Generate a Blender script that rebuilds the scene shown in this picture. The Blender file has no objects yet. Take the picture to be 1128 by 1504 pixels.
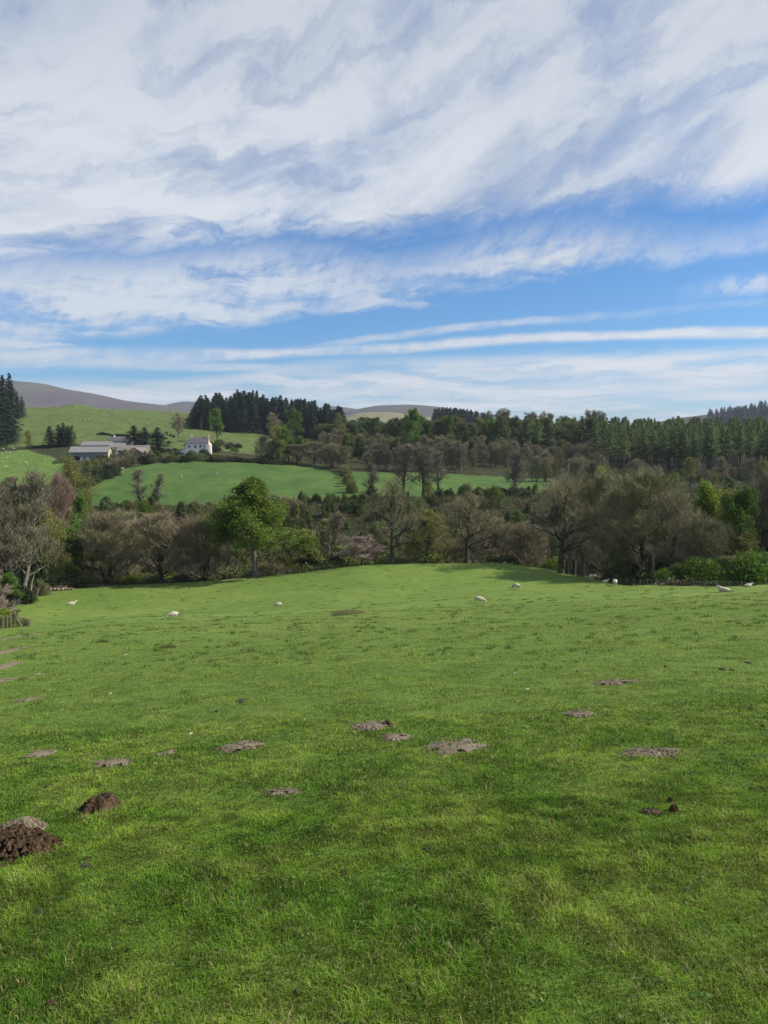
import bpy, bmesh, math, random
import numpy as np
from mathutils import Vector, Matrix

# ------------------------------------------------------------------ camera
S = bpy.context.scene
COL = S.collection
R = math.radians
PITCH = R(5.87); F = 1090.0; CX, CY = 564.0, 752.0
cam_d = bpy.data.cameras.new("camera")
cam = bpy.data.objects.new("camera", cam_d); COL.objects.link(cam)
cam_d.sensor_fit = 'VERTICAL'; cam_d.sensor_height = 36.0; cam_d.lens = 36.0 * F / 1504.0
cam_d.clip_start = 0.1; cam_d.clip_end = 30000
cam.location = (0, 0, 0); cam.rotation_euler = (R(90) - PITCH, 0, 0)
S.camera = cam
cam['kind'] = 'camera'

# ------------------------------------------------------------------ light, sky, exposure
SUN_AZ, SUN_EL = 88.0, 38.0          # degrees right of the view direction, degrees up
HAZE = 0.00007
S.view_settings.view_transform = 'Standard'
S.view_settings.look = 'None'
S.view_settings.exposure = 0.42
S.view_settings.gamma = 1.0
S.cycles.max_bounces = 6
S.cycles.transparent_max_bounces = 8
S.cycles.use_adaptive_sampling = True
sun_d = bpy.data.lights.new("sun", 'SUN'); sun_d.energy = 4.6; sun_d.angle = R(0.6); sun_d.color = (1.0, 0.93, 0.82)
sun = bpy.data.objects.new("sun", sun_d); COL.objects.link(sun)
sdir = Vector((math.sin(R(SUN_AZ)) * math.cos(R(SUN_EL)), math.cos(R(SUN_AZ)) * math.cos(R(SUN_EL)), math.sin(R(SUN_EL))))
sun.rotation_euler = (-sdir).to_track_quat('-Z', 'Y').to_euler()


def ray(px, py):
    """direction of a photograph pixel, scaled so that y = 1 -> (u, 1, t)"""
    a = (px - CX) / F; b = (CY - py) / F
    yy = math.cos(PITCH) + b * math.sin(PITCH); zz = -math.sin(PITCH) + b * math.cos(PITCH)
    return a / yy, zz / yy


def azel(px, py):
    u, t = ray(px, py)
    return math.degrees(math.atan(u)), math.degrees(math.atan(t / math.sqrt(1 + u * u)))


class NT:
    """small helper for building node trees"""
    def __init__(s, tree): s.t = tree; s.n = tree.nodes; s.l = tree.links; s.x = 0
    def node(s, typ, **kw):
        n = s.n.new(typ); s.x += 20; n.location = (s.x, 0)
        for k, v in kw.items(): setattr(n, k, v)
        return n
    def put(s, sock, v):
        if isinstance(v, bpy.types.NodeSocket): s.l.new(v, sock)
        elif v is not None:
            if isinstance(v, (tuple, list)) and len(v) == 3 and getattr(sock, 'type', '') == 'RGBA': v = (*v, 1)
            sock.default_value = v
    def m(s, op, a, b=None, c=None, clamp=False):
        n = s.node('ShaderNodeMath', operation=op); n.use_clamp = clamp
        for i, v in enumerate((a, b, c)):
            if v is not None: s.put(n.inputs[i], v)
        return n.outputs[0]
    def comb(s, x, y, z):
        n = s.node('ShaderNodeCombineXYZ')
        for i, v in enumerate((x, y, z)): s.put(n.inputs[i], v)
        return n.outputs[0]
    def noise(s, vec, scale, detail=4, rough=0.55, dist=0.0, dim='3D'):
        n = s.node('ShaderNodeTexNoise'); n.noise_dimensions = dim
        s.put(n.inputs['Vector'], vec); s.put(n.inputs['Scale'], scale); s.put(n.inputs['Detail'], detail)
        s.put(n.inputs['Roughness'], rough); s.put(n.inputs['Distortion'], dist)
        return n.outputs['Fac']
    def step(s, v, a, b, lo=0.0, hi=1.0, smooth=True):
        n = s.node('ShaderNodeMapRange'); n.interpolation_type = 'SMOOTHSTEP' if smooth else 'LINEAR'
        s.put(n.inputs['Value'], v); s.put(n.inputs['From Min'], a); s.put(n.inputs['From Max'], b)
        s.put(n.inputs['To Min'], lo); s.put(n.inputs['To Max'], hi)
        return n.outputs[0]
    def mix(s, f, a, b, blend='MIX'):
        n = s.node('ShaderNodeMix', data_type='RGBA'); n.blend_type = blend
        s.put(n.inputs[0], f); s.put(n.inputs[6], a); s.put(n.inputs[7], b)
        return n.outputs[2]
    def curve(s, fac, pts):
        n = s.node('ShaderNodeFloatCurve'); c = n.mapping.curves[0]
        while len(c.points) > 2: c.points.remove(c.points[1])
        pts = sorted(pts)
        c.points[0].location = pts[0]; c.points[-1].location = pts[-1]
        for p in pts[1:-1]: c.points.new(*p)
        n.mapping.update(); s.put(n.inputs['Value'], fac)
        return n.outputs[0]


W = bpy.data.worlds.new("World"); S.world = W; W.use_nodes = True
W.node_tree.nodes.clear()
w = NT(W.node_tree)
sky = w.node('ShaderNodeTexSky', sky_type='NISHITA'); sky.sun_disc = False
sky.sun_elevation = R(SUN_EL); sky.sun_rotation = R(SUN_AZ)
sky.air_density = 1.0; sky.dust_density = 0.6; sky.ozone_density = 2.5; sky.altitude = 200
tc = w.node('ShaderNodeTexCoord')
nrm = w.node('ShaderNodeVectorMath', operation='NORMALIZE'); w.put(nrm.inputs[0], tc.outputs['Generated'])
sep = w.node('ShaderNodeSeparateXYZ'); w.put(sep.inputs[0], nrm.outputs[0])
dx, dy, dz = sep.outputs
az = w.m('MULTIPLY', w.m('ARCTAN2', dx, dy), 57.2958)
el = w.m('MULTIPLY', w.m('ARCSINE', dz), 57.2958)
elc = w.m('MAXIMUM', el, 0.0)
# streak coordinates: bands fan out with height like high cloud streets do
lg = w.m('MULTIPLY', w.m('LOGARITHM', w.m('ADD', elc, 4.0), 2.71828), 10.0)
tilt = w.step(elc, 4.0, 22.0, 0.02, 0.20)
sv = w.m('SUBTRACT', lg, w.m('MULTIPLY', az, w.m('MULTIPLY', tilt, 0.5)))
coarse = w.noise(w.comb(w.m('MULTIPLY', az, 0.035), w.m('MULTIPLY', sv, 0.10), 3.1), 1.0, 3, 0.5)
warp = w.noise(w.comb(w.m('MULTIPLY', az, 0.12), w.m('MULTIPLY', sv, 0.35), 8.7), 1.0, 5, 0.6)
fib = w.noise(w.comb(w.m('ADD', w.m('MULTIPLY', az, 0.10), w.m('MULTIPLY', warp, 1.2)), w.m('ADD', w.m('MULTIPLY', sv, 0.75), w.m('MULTIPLY', warp, 2.2)), 1.3), 1.0, 9, 0.62)
puff = w.noise(w.comb(w.m('ADD', w.m('MULTIPLY', az, 0.075), w.m('MULTIPLY', warp, 0.5)), w.m('ADD', w.m('MULTIPLY', sv, 0.30), w.m('MULTIPLY', warp, 0.9)), 5.5), 1.0, 7, 0.55)
comb_ = w.noise(w.comb(w.m('ADD', w.m('MULTIPLY', az, 0.9), w.m('MULTIPLY', el, -0.5)), w.m('ADD', w.m('MULTIPLY', el, 0.5), w.m('MULTIPLY', az, 0.1)), 2.2), 1.0, 6, 0.65)
AZ0 = 60.0; EL0 = 60.0
azn = w.m('DIVIDE', w.m('ADD', az, AZ0), 2 * AZ0, clamp=True)


def edge(pts):
    out = []
    for px, py in pts:
        a, e = azel(px, py); out.append(((a + AZ0) / (2 * AZ0), e / EL0))
    return w.m('MULTIPLY', w.curve(azn, out), EL0)


def wob(amp, n=None):   # edge wobble in degrees
    return w.m('MULTIPLY', w.m('SUBTRACT', n if n is not None else fib, 0.5), amp)


def above(pts, soft, amp):   # 1 above the line
    d = w.m('ADD', w.m('SUBTRACT', el, edge(pts)), wob(amp))
    return w.step(d, -soft, soft)


def streak(pts, half, amp):
    d = w.m('ABSOLUTE', w.m('ADD', w.m('SUBTRACT', el, edge(pts)), wob(amp, warp)))
    return w.step(w.m('DIVIDE', d, half), 1.0, 0.15)


def along(pts):   # plain 0..1 profile over azimuth, given at photograph columns
    return w.curve(azn, [((azel(px, 400)[0] + AZ0) / (2 * AZ0), v) for px, v in pts])


deckA = above([(-60, 372), (150, 362), (300, 345), (430, 330), (560, 335), (690, 328), (780, 312), (900, 300), (1000, 282), (1190, 250)], 1.5, 6.5)
deckA = w.m('MULTIPLY', deckA, w.step(w.m('ADD', w.m('MULTIPLY', puff, 0.8), w.m('MULTIPLY', fib, 0.4)), 0.40, 0.66, 0.70, 0.98))
# thinner, bluer part high on the left
thin = w.m('MULTIPLY', w.step(az, -12.0, -27.0), w.step(el, 20.0, 33.0))
deckA = w.m('SUBTRACT', deckA, w.m('MULTIPLY', thin, w.step(puff, 0.72, 0.35, 0.05, 0.65)), clamp=True)
bB = w.m('MULTIPLY', w.m('SUBTRACT', 1.0, above([(-60, 372), (250, 372), (400, 362), (560, 385), (640, 382), (700, 360), (850, 336), (960, 345), (1190, 330)], 1.5, 6.5)),
         above([(-60, 520), (100, 503), (250, 482), (400, 463), (560, 446), (700, 424), (800, 403), (950, 383), (1190, 366)], 0.6, 3.6))
bB = w.m('MULTIPLY', bB, w.m('MULTIPLY', along([(-60, .88), (300, .85), (480, .8), (620, .95), (850, .95), (980, .62), (1190, .5)]), w.step(w.m('ADD', w.m('MULTIPLY', fib, 0.7), w.m('MULTIPLY', comb_, 0.35)), 0.36, 0.60, 0.22, 1.0)))
sC = streak([(-60, 528), (300, 522), (560, 513), (800, 496), (1190, 485)], w.m('MULTIPLY', along([(-60, 1.0), (250, .75), (450, .5), (1190, .5)]), 1.15), 0.8)
sD = w.m('MULTIPLY', streak([(-60, 530), (480, 508), (560, 497), (700, 480), (850, 466), (1000, 452), (1190, 440)], 0.45, 1.2), along([(-60, .0), (430, .2), (560, .7), (800, .75), (920, .25), (1190, .2)]))
sF = w.m('MULTIPLY', streak([(-60, 450), (900, 437), (1050, 425), (1190, 412)], 0.9, 1.5), along([(-60, 0), (900, 0), (1040, .25), (1128, .7), (1190, .7)]))
lowE = w.m('SUBTRACT', 1.0, above([(-60, 556), (180, 560), (330, 552), (420, 536), (560, 530), (700, 524), (900, 518), (1190, 508)], 0.5, 2.2))
lowE = w.m('MULTIPLY', lowE, w.step(fib, 0.34, 0.60, 0.30, 1.0))
lowG = w.m('MULTIPLY', streak([(-60, 535), (150, 533), (350, 540), (500, 555), (700, 565), (1190, 570)], 0.55, 1.0), 0.6)
back = w.step(w.m('ABSOLUTE', az), 50.0, 75.0)      # elsewhere in the sky: plain broken high cloud
rest = w.step(w.m('ADD', coarse, w.m('MULTIPLY', fib, 0.5)), 0.5, 0.9, 0.1, 0.9)
tear = w.step(w.m('ADD', w.m('MULTIPLY', fib, 0.6), w.m('MULTIPLY', comb_, 0.4)), 0.36, 0.56, 0.45, 1.0)
sC = w.m('MULTIPLY', sC, tear); sD = w.m('MULTIPLY', sD, tear); sF = w.m('MULTIPLY', sF, w.step(comb_, 0.38, 0.62, 0.1, 1.0))
mask = deckA
for b in (bB, sC, sD, sF, lowE, lowG):
    mask = w.m('MAXIMUM', mask, b)
mask = w.m('ADD', w.m('MULTIPLY', mask, w.m('SUBTRACT', 1.0, back)), w.m('MULTIPLY', rest, back), clamp=True)
mask = w.m('MULTIPLY', mask, w.step(w.m('ADD', w.m('MULTIPLY', fib, 0.75), w.m('MULTIPLY', puff, 0.25)), 0.34, 0.58, 0.70, 0.98))
# cloud brightness: thick grey-lavender to bright white
br = w.step(w.m('ADD', w.m('ADD', w.m('MULTIPLY', coarse, 0.8), w.m('MULTIPLY', puff, 0.5)), w.m('MULTIPLY', fib, 1.15)), 0.86, 1.44)
lowbr = w.step(el, 19.0, 10.0)
br = w.m('MAXIMUM', br, w.m('MULTIPLY', lowbr, 0.75))
ccol = w.mix(br, (0.47, 0.525, 0.63), (0.74, 0.775, 0.83))
ccol = w.mix(w.step(el, 16.0, 30.0, 0.0, 0.55), ccol, (0.53, 0.575, 0.66))
bg_sky = w.node('ShaderNodeBackground'); w.put(bg_sky.inputs['Strength'], 0.086)
tint = w.mix(1.0, sky.outputs[0], (0.42, 0.80, 1.16), 'MULTIPLY')
w.put(bg_sky.inputs['Color'], tint)
bg_cl = w.node('ShaderNodeBackground'); w.put(bg_cl.inputs['Color'], ccol); w.put(bg_cl.inputs['Strength'], 0.76)
mx = w.node('ShaderNodeMixShader'); w.put(mx.inputs[0], mask); w.l.new(bg_sky.outputs[0], mx.inputs[1]); w.l.new(bg_cl.outputs[0], mx.inputs[2])
wo = w.node('ShaderNodeOutputWorld'); w.l.new(mx.outputs[0], wo.inputs['Surface'])

# ------------------------------------------------------------------ terrain height
RNG = np.random.default_rng(7)
COLS_PX = [-300, -150, 0, 100, 200, 300, 420, 560, 700, 820, 880, 950, 1060, 1200, 1400]
NEAR = None
G0, GK = -0.212, 0.05
#        Y    py per column (photograph row at which ground of that distance would be seen)
ROWS = [
    (100, [897, 895, 893, 897, 893, 887, 878, 870, 868, 866, 864, 860.5, 863, 866, 868]),
    (110, [887, 886, 883, 884, 881, 876, 868, 858, 857, 858, 857.5, 863, 870, 873, 875]),
    (122, [876, 874, 870, 870, 866, 861, 851, 839, 838, 845, 851, 872, 882, 886, 888]),
    (131, [868, 866, 864, 863, 858.5, 853.5, 843.5, 829, 827, 838, 856, 876, 887, 891, 893]),
    (142, [870, 869, 869, 869, 865, 860, 851, 838, 836, 850, 868, 879, 888, 892, 893]),
    (165, [860, 860, 862, 862, 860, 858, 855, 850, 848, 856, 860, 864, 868, 870, 870]),
    (190, [830, 830, 832, 833, 832, 832, 830, 828, 828, 832, 833, 834, 836, 838, 838]),
    (218, [790, 790, 792, 793, 792, 790, 786, 784, 783, 784, 784.5, 785, 786, 786, 786]),
    (242, [748, 748, 752, 753, 754, 752, 747, 742, 736, 732, 732, 732, 732, 732, 732]),
    (256, [732, 734, 742, 746, 747, 745, 738, 733, 727, 724, 722, 722, 720, 720, 720]),
    (300, [712, 712, 714, 712, 707, 704, 706, 711, 711, 712, 712, 712, 712, 712, 712]),
    (350, [699, 699, 698, 692, 684, 680, 684, 691, 695, 699, 701, 703, 704, 704, 704]),
    (395, [684, 684, 681, 673, 668, 667, 673, 678, 684, 690, 693, 696, 698, 698, 698]),
    (480, [655, 655, 652, 648, 645, 645, 652, 660, 668, 674, 676.5, 679, 682, 684, 684]),
    (600, [622, 622, 622, 622, 624, 627, 634, 642, 654, 660, 662, 664, 667, 668, 668]),
    (750, [598, 598, 599, 599, 603, 610, 620, 630, 642, 648, 650, 652, 654, 655, 655]),
    (900, [600, 600, 602, 603, 607, 614, 622, 632, 642, 646, 647.5, 649, 650, 650, 650]),
    (1400, [618, 618, 620, 620, 622, 624, 628, 633, 638, 640, 640.5, 641, 641, 641, 641]),
    (3000, [634, 634, 634, 634, 634, 635, 636, 637, 638, 638, 638.5, 639, 639, 639, 639]),
    (12000, [640] * 15),
]


def pchip(x, y, xi):
    x = np.asarray(x, float); y = np.asarray(y, float)
    h = np.diff(x); d = np.diff(y) / h; m = np.zeros_like(y)
    for i in range(1, len(x) - 1):
        if d[i-1] * d[i] > 0:
            w1 = 2*h[i] + h[i-1]; w2 = h[i] + 2*h[i-1]
            m[i] = (w1 + w2) / (w1/d[i-1] + w2/d[i])
    m[0] = d[0]; m[-1] = d[-1]
    k = np.clip(np.searchsorted(x, xi) - 1, 0, len(x) - 2)
    t = (xi - x[k]) / h[k]; t = np.clip(t, 0, 1)
    return ((1 + 2*t) * (1-t)**2 * y[k] + t * (1-t)**2 * h[k] * m[k] + t*t * (3 - 2*t) * y[k+1] + t*t * (t-1) * h[k] * m[k+1])


def build_table():
    ug = np.linspace(-0.85, 0.85, 341)
    lg_ = np.linspace(math.log(60), math.log(12000), 700)
    us = [ray(c, 850)[0] for c in COLS_PX]
    colprof = []
    for ci, c in enumerate(COLS_PX):
        xs = [math.log(60), math.log(85)]; ys = [G0 + GK * us[ci]] * 2
        for Y, pys in ROWS:
            t = ray(c, pys[ci])[1]
            xs.append(math.log(Y)); ys.append(t + 1.6 / Y)
        colprof.append(pchip(xs, ys, lg_))
    P_ = np.array(colprof)                      # columns x logY
    T_ = np.zeros((len(ug), len(lg_)))
    uc = np.clip(ug, us[0], us[-1])
    for j in range(len(lg_)):
        T_[:, j] = pchip(us, P_[:, j], uc)
    return ug, lg_, T_


UG, LG, TAB = build_table()


def vnoise(x, y, seed=0):
    """smooth value noise, vectorised, 0..1"""
    xi = np.floor(x).astype(np.int64); yi = np.floor(y).astype(np.int64)
    fx = x - xi; fy = y - yi
    fx = fx*fx*(3-2*fx); fy = fy*fy*(3-2*fy)
    def h(a, b):
        n = (a * 374761393 + b * 668265263 + seed * 1442695041) & 0x7fffffff
        n = ((n ^ (n >> 13)) * 1274126177) & 0x7fffffff
        return ((n ^ (n >> 16)) & 0xffff) / 65535.0
    return (h(xi, yi)*(1-fx) + h(xi+1, yi)*fx)*(1-fy) + (h(xi, yi+1)*(1-fx) + h(xi+1, yi+1)*fx)*fy


def fbm(x, y, seed=0, n=4):
    s = 0; a = 1; tot = 0
    for i in range(n):
        s = s + a * vnoise(x * 2**i, y * 2**i, seed + i); tot += a; a *= 0.5
    return s / tot


def height(X, Y, rough=True):
    X = np.asarray(X, float); Y = np.asarray(Y, float)
    Yc = np.maximum(Y, 60.0)
    u = X / Yc
    # table part
    uu = np.clip((u - UG[0]) / (UG[1] - UG[0]), 0, len(UG) - 1.001)
    ll = np.clip((np.log(Yc) - LG[0]) / (LG[1] - LG[0]), 0, len(LG) - 1.001)
    i = uu.astype(int); j = ll.astype(int); fu = uu - i; fl = ll - j
    g = (TAB[i, j]*(1-fu) + TAB[i+1, j]*fu)*(1-fl) + (TAB[i, j+1]*(1-fu) + TAB[i+1, j+1]*fu)*fl
    z = np.where(Y > 60, -1.6 + Yc * g, -1.6 + G0 * Y + GK * np.clip(X, -60*.62, 60*.62))
    if rough:
        d = np.sqrt(X*X + Y*Y)
        z = z + (fbm(X*0.9, Y*0.9, 3, 3) - 0.5) * 0.09 * np.clip(d/4, 0.3, 1)
        z = z + (fbm(X*0.13, Y*0.13, 9, 3) - 0.5) * np.clip((d - 5)/25, 0, 1) * 0.55 * np.where(d < 160, 1, 2.2) * np.clip(np.abs(Y-131)/14, 0.12, 1)
        z = z + (fbm(X*0.02, Y*0.02, 21, 3) - 0.5) * np.clip((d - 150)/250, 0, 1) * 2.5
        z = z + 4.5 * np.exp(-(((X + 303) / 13)**2 + ((Y - 742) / 22)**2)) + (fbm(X*0.05, Y*0.05, 27, 3) - 0.5) * np.clip((Y - 430)/60, 0, 1) * np.clip((900 - Y)/100, 0, 1) * 3.0
    return z


def H(x, y): return float(height(np.array([x]), np.array([y]))[0])


def at(px, Y, dz=0.0):
    """ground point under photograph column px at distance Y"""
    u = ray(px, 700)[0]
    for _ in range(3):
        z = H(u * Y, Y); t = z / Y
        b = (t * math.cos(PITCH) + math.sin(PITCH)) / (math.cos(PITCH) - t * math.sin(PITCH))
        u = (px - CX) / F / (math.cos(PITCH) + b * math.sin(PITCH))
    return Vector((u * Y, Y, H(u * Y, Y) + dz))


def row_of(p):
    """photograph row/column of a world point"""
    c, s = math.cos(PITCH), math.sin(PITCH)
    d = p[1]*c - p[2]*s; up = p[1]*s + p[2]*c
    return CX + F * p[0] / d, CY - F * up / d


def hit(px, py, y0=2.0, y1=131.0):
    """first ground point seen at a photograph pixel"""
    u, t = ray(px, py)
    ys = np.geomspace(y0, y1, 1500); g = height(u*ys, ys) - t*ys
    k = np.argmax(g > 0)
    if g[k] <= 0: k = len(ys) - 1
    y = ys[k]
    return Vector((u*y, y, H(u*y, y)))


# ------------------------------------------------------------------ mesh / object helpers
def tag(o, label=None, cat=None, group=None, kind=None):
    if label: o['label'] = label
    if cat: o['category'] = cat
    if group: o['group'] = group
    if kind: o['kind'] = kind
    return o


def np_mesh(name, V, Q=None, T=None, mats=(), qm=None, tm=None, smooth=False, col=None):
    me = bpy.data.meshes.new(name)
    V = np.asarray(V, np.float32).reshape(-1, 3)
    Q = np.zeros((0, 4), np.int32) if Q is None or len(Q) == 0 else np.asarray(Q, np.int32)
    T = np.zeros((0, 3), np.int32) if T is None or len(T) == 0 else np.asarray(T, np.int32)
    me.vertices.add(len(V)); me.vertices.foreach_set('co', V.ravel())
    nl = Q.size + T.size; me.loops.add(nl)
    me.loops.foreach_set('vertex_index', np.concatenate([Q.ravel(), T.ravel()]).astype(np.int32))
    me.polygons.add(len(Q) + len(T))
    st = np.concatenate([np.arange(len(Q)) * 4, Q.size + np.arange(len(T)) * 3]).astype(np.int32)
    me.polygons.foreach_set('loop_start', st)
    for m in mats: me.materials.append(m)
    if qm is not None or tm is not None:
        qm = np.zeros(len(Q)) if qm is None else qm; tm = np.zeros(len(T)) if tm is None else tm
        me.polygons.foreach_set('material_index', np.concatenate([qm, tm]).astype(np.int32))
    me.polygons.foreach_set('use_smooth', np.full(len(Q) + len(T), smooth))
    me.update(calc_edges=True)
    if col is not None:
        ca = me.color_attributes.new('tone', 'FLOAT_COLOR', 'POINT')
        c4 = np.ones((len(V), 4), np.float32); c4[:, :col.shape[1]] = col
        ca.data.foreach_set('color', c4.ravel())
    return me


def link(name, me, parent=None, loc=(0, 0, 0), rz=0.0, sc=(1, 1, 1)):
    o = bpy.data.objects.new(name, me); COL.objects.link(o)
    o.location = loc; o.rotation_euler = (0, 0, rz); o.scale = sc
    if parent: o.parent = parent
    return o


def copy_tree(o, parent=None):
    c = o.copy(); COL.objects.link(c); c.parent = parent
    for ch in [k for k in COL.objects if k.parent == o]: copy_tree(ch, c)
    return c


def new_mat(name):
    m = bpy.data.materials.new(name); m.use_nodes = True
    m.node_tree.nodes.clear(); n = NT(m.node_tree)
    b = n.node('ShaderNodeBsdfPrincipled'); out = n.node('ShaderNodeOutputMaterial')
    n.l.new(b.outputs[0], out.inputs['Surface'])
    return m, n, b, out


def simple(name, c, rough=0.85, var=0.25, scale=3.0, c2=None, spec=0.25, bump=0.0):
    m, n, b, out = new_mat(name)
    tc_ = n.node('ShaderNodeTexCoord')
    f = n.noise(tc_.outputs['Object'], scale, 5, 0.6)
    c2 = c2 or tuple(x * (1 - var) for x in c)
    n.put(b.inputs['Base Color'], n.mix(n.step(f, 0.3, 0.7), c, c2))
    b.inputs['Roughness'].default_value = rough; b.inputs['Specular IOR Level'].default_value = spec
    if bump:
        bp = n.node('ShaderNodeBump'); bp.inputs['Strength'].default_value = bump; n.put(bp.inputs['Height'], f)
        n.l.new(bp.outputs[0], b.inputs['Normal'])
    return m


def leaf_mat(name, ca, cb, trans=0.35, hue=0.0, cc=None):
    """leaf colour varies per leaf card (tone attribute) and per plant (object random)"""
    m, n, b, out = new_mat(name)
    at_ = n.node('ShaderNodeAttribute'); at_.attribute_name = 'tone'
    oi = n.node('ShaderNodeObjectInfo')
    base = n.mix(at_.outputs['Fac'], ca, cb)
    if cc: base = n.mix(n.m('MULTIPLY', oi.outputs['Random'], 0.8), base, cc)
    v = n.m('ADD', n.m('MULTIPLY', n.m('FRACT', n.m('MULTIPLY', oi.outputs['Random'], 7.31)), 0.5), 0.75)
    vv = n.node('ShaderNodeHueSaturation'); n.put(vv.inputs['Value'], v); n.put(vv.inputs['Color'], base)
    n.l.new(vv.outputs[0], b.inputs['Base Color'])
    b.inputs['Roughness'].default_value = 0.7; b.inputs['Specular IOR Level'].default_value = 0.2
    tr = n.node('ShaderNodeBsdfTranslucent'); n.l.new(vv.outputs[0], tr.inputs['Color'])
    ms = n.node('ShaderNodeMixShader'); ms.inputs[0].default_value = trans
    n.l.new(b.outputs[0], ms.inputs[1]); n.l.new(tr.outputs[0], ms.inputs[2]); n.l.new(ms.outputs[0], out.inputs['Surface'])
    return m


# ------------------------------------------------------------------ the ground sheet
def poly_mask(X, Y, pts):
    """inside test for a field outline given as (photograph column, distance)"""
    P = [at(px, Yd) for px, Yd in pts]
    xs = [p.x for p in P]; ys = [p.y for p in P]; ins = np.zeros(X.shape, bool); n = len(P)
    for i in range(n):
        x1, y1, x2, y2 = xs[i], ys[i], xs[(i+1) % n], ys[(i+1) % n]
        if y1 == y2: continue
        c = ((y1 > Y) != (y2 > Y)) & (X < (x2 - x1) * (Y - y1) / (y2 - y1) + x1)
        ins ^= c
    return ins


PASTURE = [(-1600, 20), (-260, 40), (-60, 58), (22, 62), (42, 72), (20, 100), (40, 113), (60, 121), (110, 129), (200, 133), (560, 134.5), (780, 134), (836, 129), (868, 123), (888, 119), (908, 110), (960, 101.5), (1060, 101), (1128, 101), (1300, 102), (1700, 80), (2600, 20), (2600, -60), (-1600, -60)]
PAST_XY = None
FIELD_A = [(118, 262), (300, 257), (420, 258), (526, 257), (520, 285), (503, 320), (470, 345), (420, 352), (300, 352), (205, 348), (150, 318), (122, 290)]
FIELD_B = [(520, 258), (640, 257), (700, 257), (800, 262), (880, 300), (800, 334), (700, 336), (620, 345), (540, 345), (512, 338)]
FIELD_C = [(-300, 300), (60, 300), (105, 330), (100, 372), (60, 420), (40, 445), (-300, 455)]
HILL_F = [(-400, 470), (40, 460), (120, 452), (200, 440), (270, 420), (330, 405), (420, 395), (500, 400), (540, 460), (520, 600), (480, 760), (480, 3000), (-400, 3000)]


def zone_polygon_near(X, Y):
    pts = []
    for px, Yd in PASTURE:
        if abs(px) < 1500 and Yd > 0: p = at(px, Yd); pts.append((p.x, p.y))
        else: pts.append((px * 0.1, Yd))
    ins = np.zeros(X.shape, bool); n = len(pts)
    for i in range(n):
        (x1, y1), (x2, y2) = pts[i], pts[(i+1) % n]
        if y1 == y2: continue
        ins ^= ((y1 > Y) != (y2 > Y)) & (X < (x2 - x1) * (Y - y1) / (y2 - y1) + x1)
    return ins


Ys = np.concatenate([np.linspace(-60, 1.2, 24), np.geomspace(1.4, 900, 1150), np.geomspace(906, 6200, 90)])
Us = np.concatenate([np.linspace(-1.5, -0.8, 30, endpoint=False), np.linspace(-0.8, 0.8, 860), np.linspace(0.8, 1.5, 31)[1:]])
YY, UU = np.meshgrid(Ys, Us, indexing='ij')
XX = UU * (np.sqrt(np.maximum(YY, 0)**2 + 400.0))
WX = XX + (fbm(XX*0.35, YY*0.35, 31, 3) - 0.5) * np.clip(YY/40, 0, 2); WY = YY + (fbm(XX*0.35, YY*0.35, 37, 3) - 0.5) * np.clip(YY/40, 0, 3)
ZZ = height(XX, YY)
zn = np.zeros(XX.shape + (3,), np.float32)           # r: near pasture  g: lush field  b: pale hill pasture
zn[..., 0] = zone_polygon_near(WX, WY)
zn[..., 1] = poly_mask(WX, WY, FIELD_A) | poly_mask(WX, WY, FIELD_B)
zn[..., 2] = np.maximum(poly_mask(WX, WY, HILL_F) * 0.6, poly_mask(WX, WY, FIELD_C) * 1.0)
nr, nc = XX.shape
idx = np.arange(nr * nc).reshape(nr, nc)
Q = np.stack([idx[:-1, :-1], idx[:-1, 1:], idx[1:, 1:], idx[1:, :-1]], -1).reshape(-1, 4)

m_ground, n, b, out = new_mat("ground_mat")
zc = n.node('ShaderNodeAttribute'); zc.attribute_name = 'tone'
zs = n.node('ShaderNodeSeparateColor'); n.l.new(zc.outputs['Color'], zs.inputs[0])
geo = n.node('ShaderNodeNewGeometry'); pos = geo.outputs['Position']
n1 = n.noise(pos, 0.05, 4, 0.55); n2 = n.noise(pos, 0.9, 6, 0.65); n3 = n.noise(pos, 14.0, 5, 0.7); n4 = n.noise(pos, 0.25, 5, 0.6)
mp = n.node('ShaderNodeMapping'); mp.inputs['Scale'].default_value = (0.35, 1.6, 1.0); n.l.new(pos, mp.inputs['Vector'])
n5 = n.noise(mp.outputs[0], 0.55, 6, 0.7)
g1 = n.mix(n.step(n1, 0.35, 0.65), (0.130, 0.200, 0.036), (0.170, 0.240, 0.048))
g1 = n.mix(n.step(n2, 0.40, 0.72, 0, 0.7), g1, (0.075, 0.135, 0.022))
g1 = n.mix(n.step(n5, 0.60, 0.76, 0, 0.55), g1, (0.055, 0.085, 0.022))
g1 = n.mix(n.step(n3, 0.5, 0.85, 0, 0.5), g1, (0.20, 0.23, 0.06))
n6 = n.noise(pos, 3.2, 4, 0.6); g1 = n.mix(n.step(n6, 0.50, 0.72, 0, 0.6), g1, (0.060, 0.095, 0.020))
wood = n.mix(n.step(n4, 0.4, 0.65), (0.034, 0.046, 0.016), (0.052, 0.044, 0.024))
lush = n.mix(n.step(n4, 0.3, 0.7), (0.072, 0.132, 0.028), (0.092, 0.152, 0.034))
lush = n.mix(n.step(n1, 0.42, 0.60, 0, 0.8), lush, (0.055, 0.112, 0.026)); lush = n.mix(n.step(n5, 0.45, 0.7, 0, 0.65), lush, (0.050, 0.100, 0.022)); lush = n.mix(n.step(n2, 0.5, 0.75, 0, 0.5), lush, (0.11, 0.165, 0.040))
pale = n.mix(n.step(n4, 0.35, 0.68), (0.110, 0.165, 0.036), (0.085, 0.105, 0.036))
pale = n.mix(n.step(n5, 0.48, 0.72, 0, 0.7), pale, (0.060, 0.085, 0.025))
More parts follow.
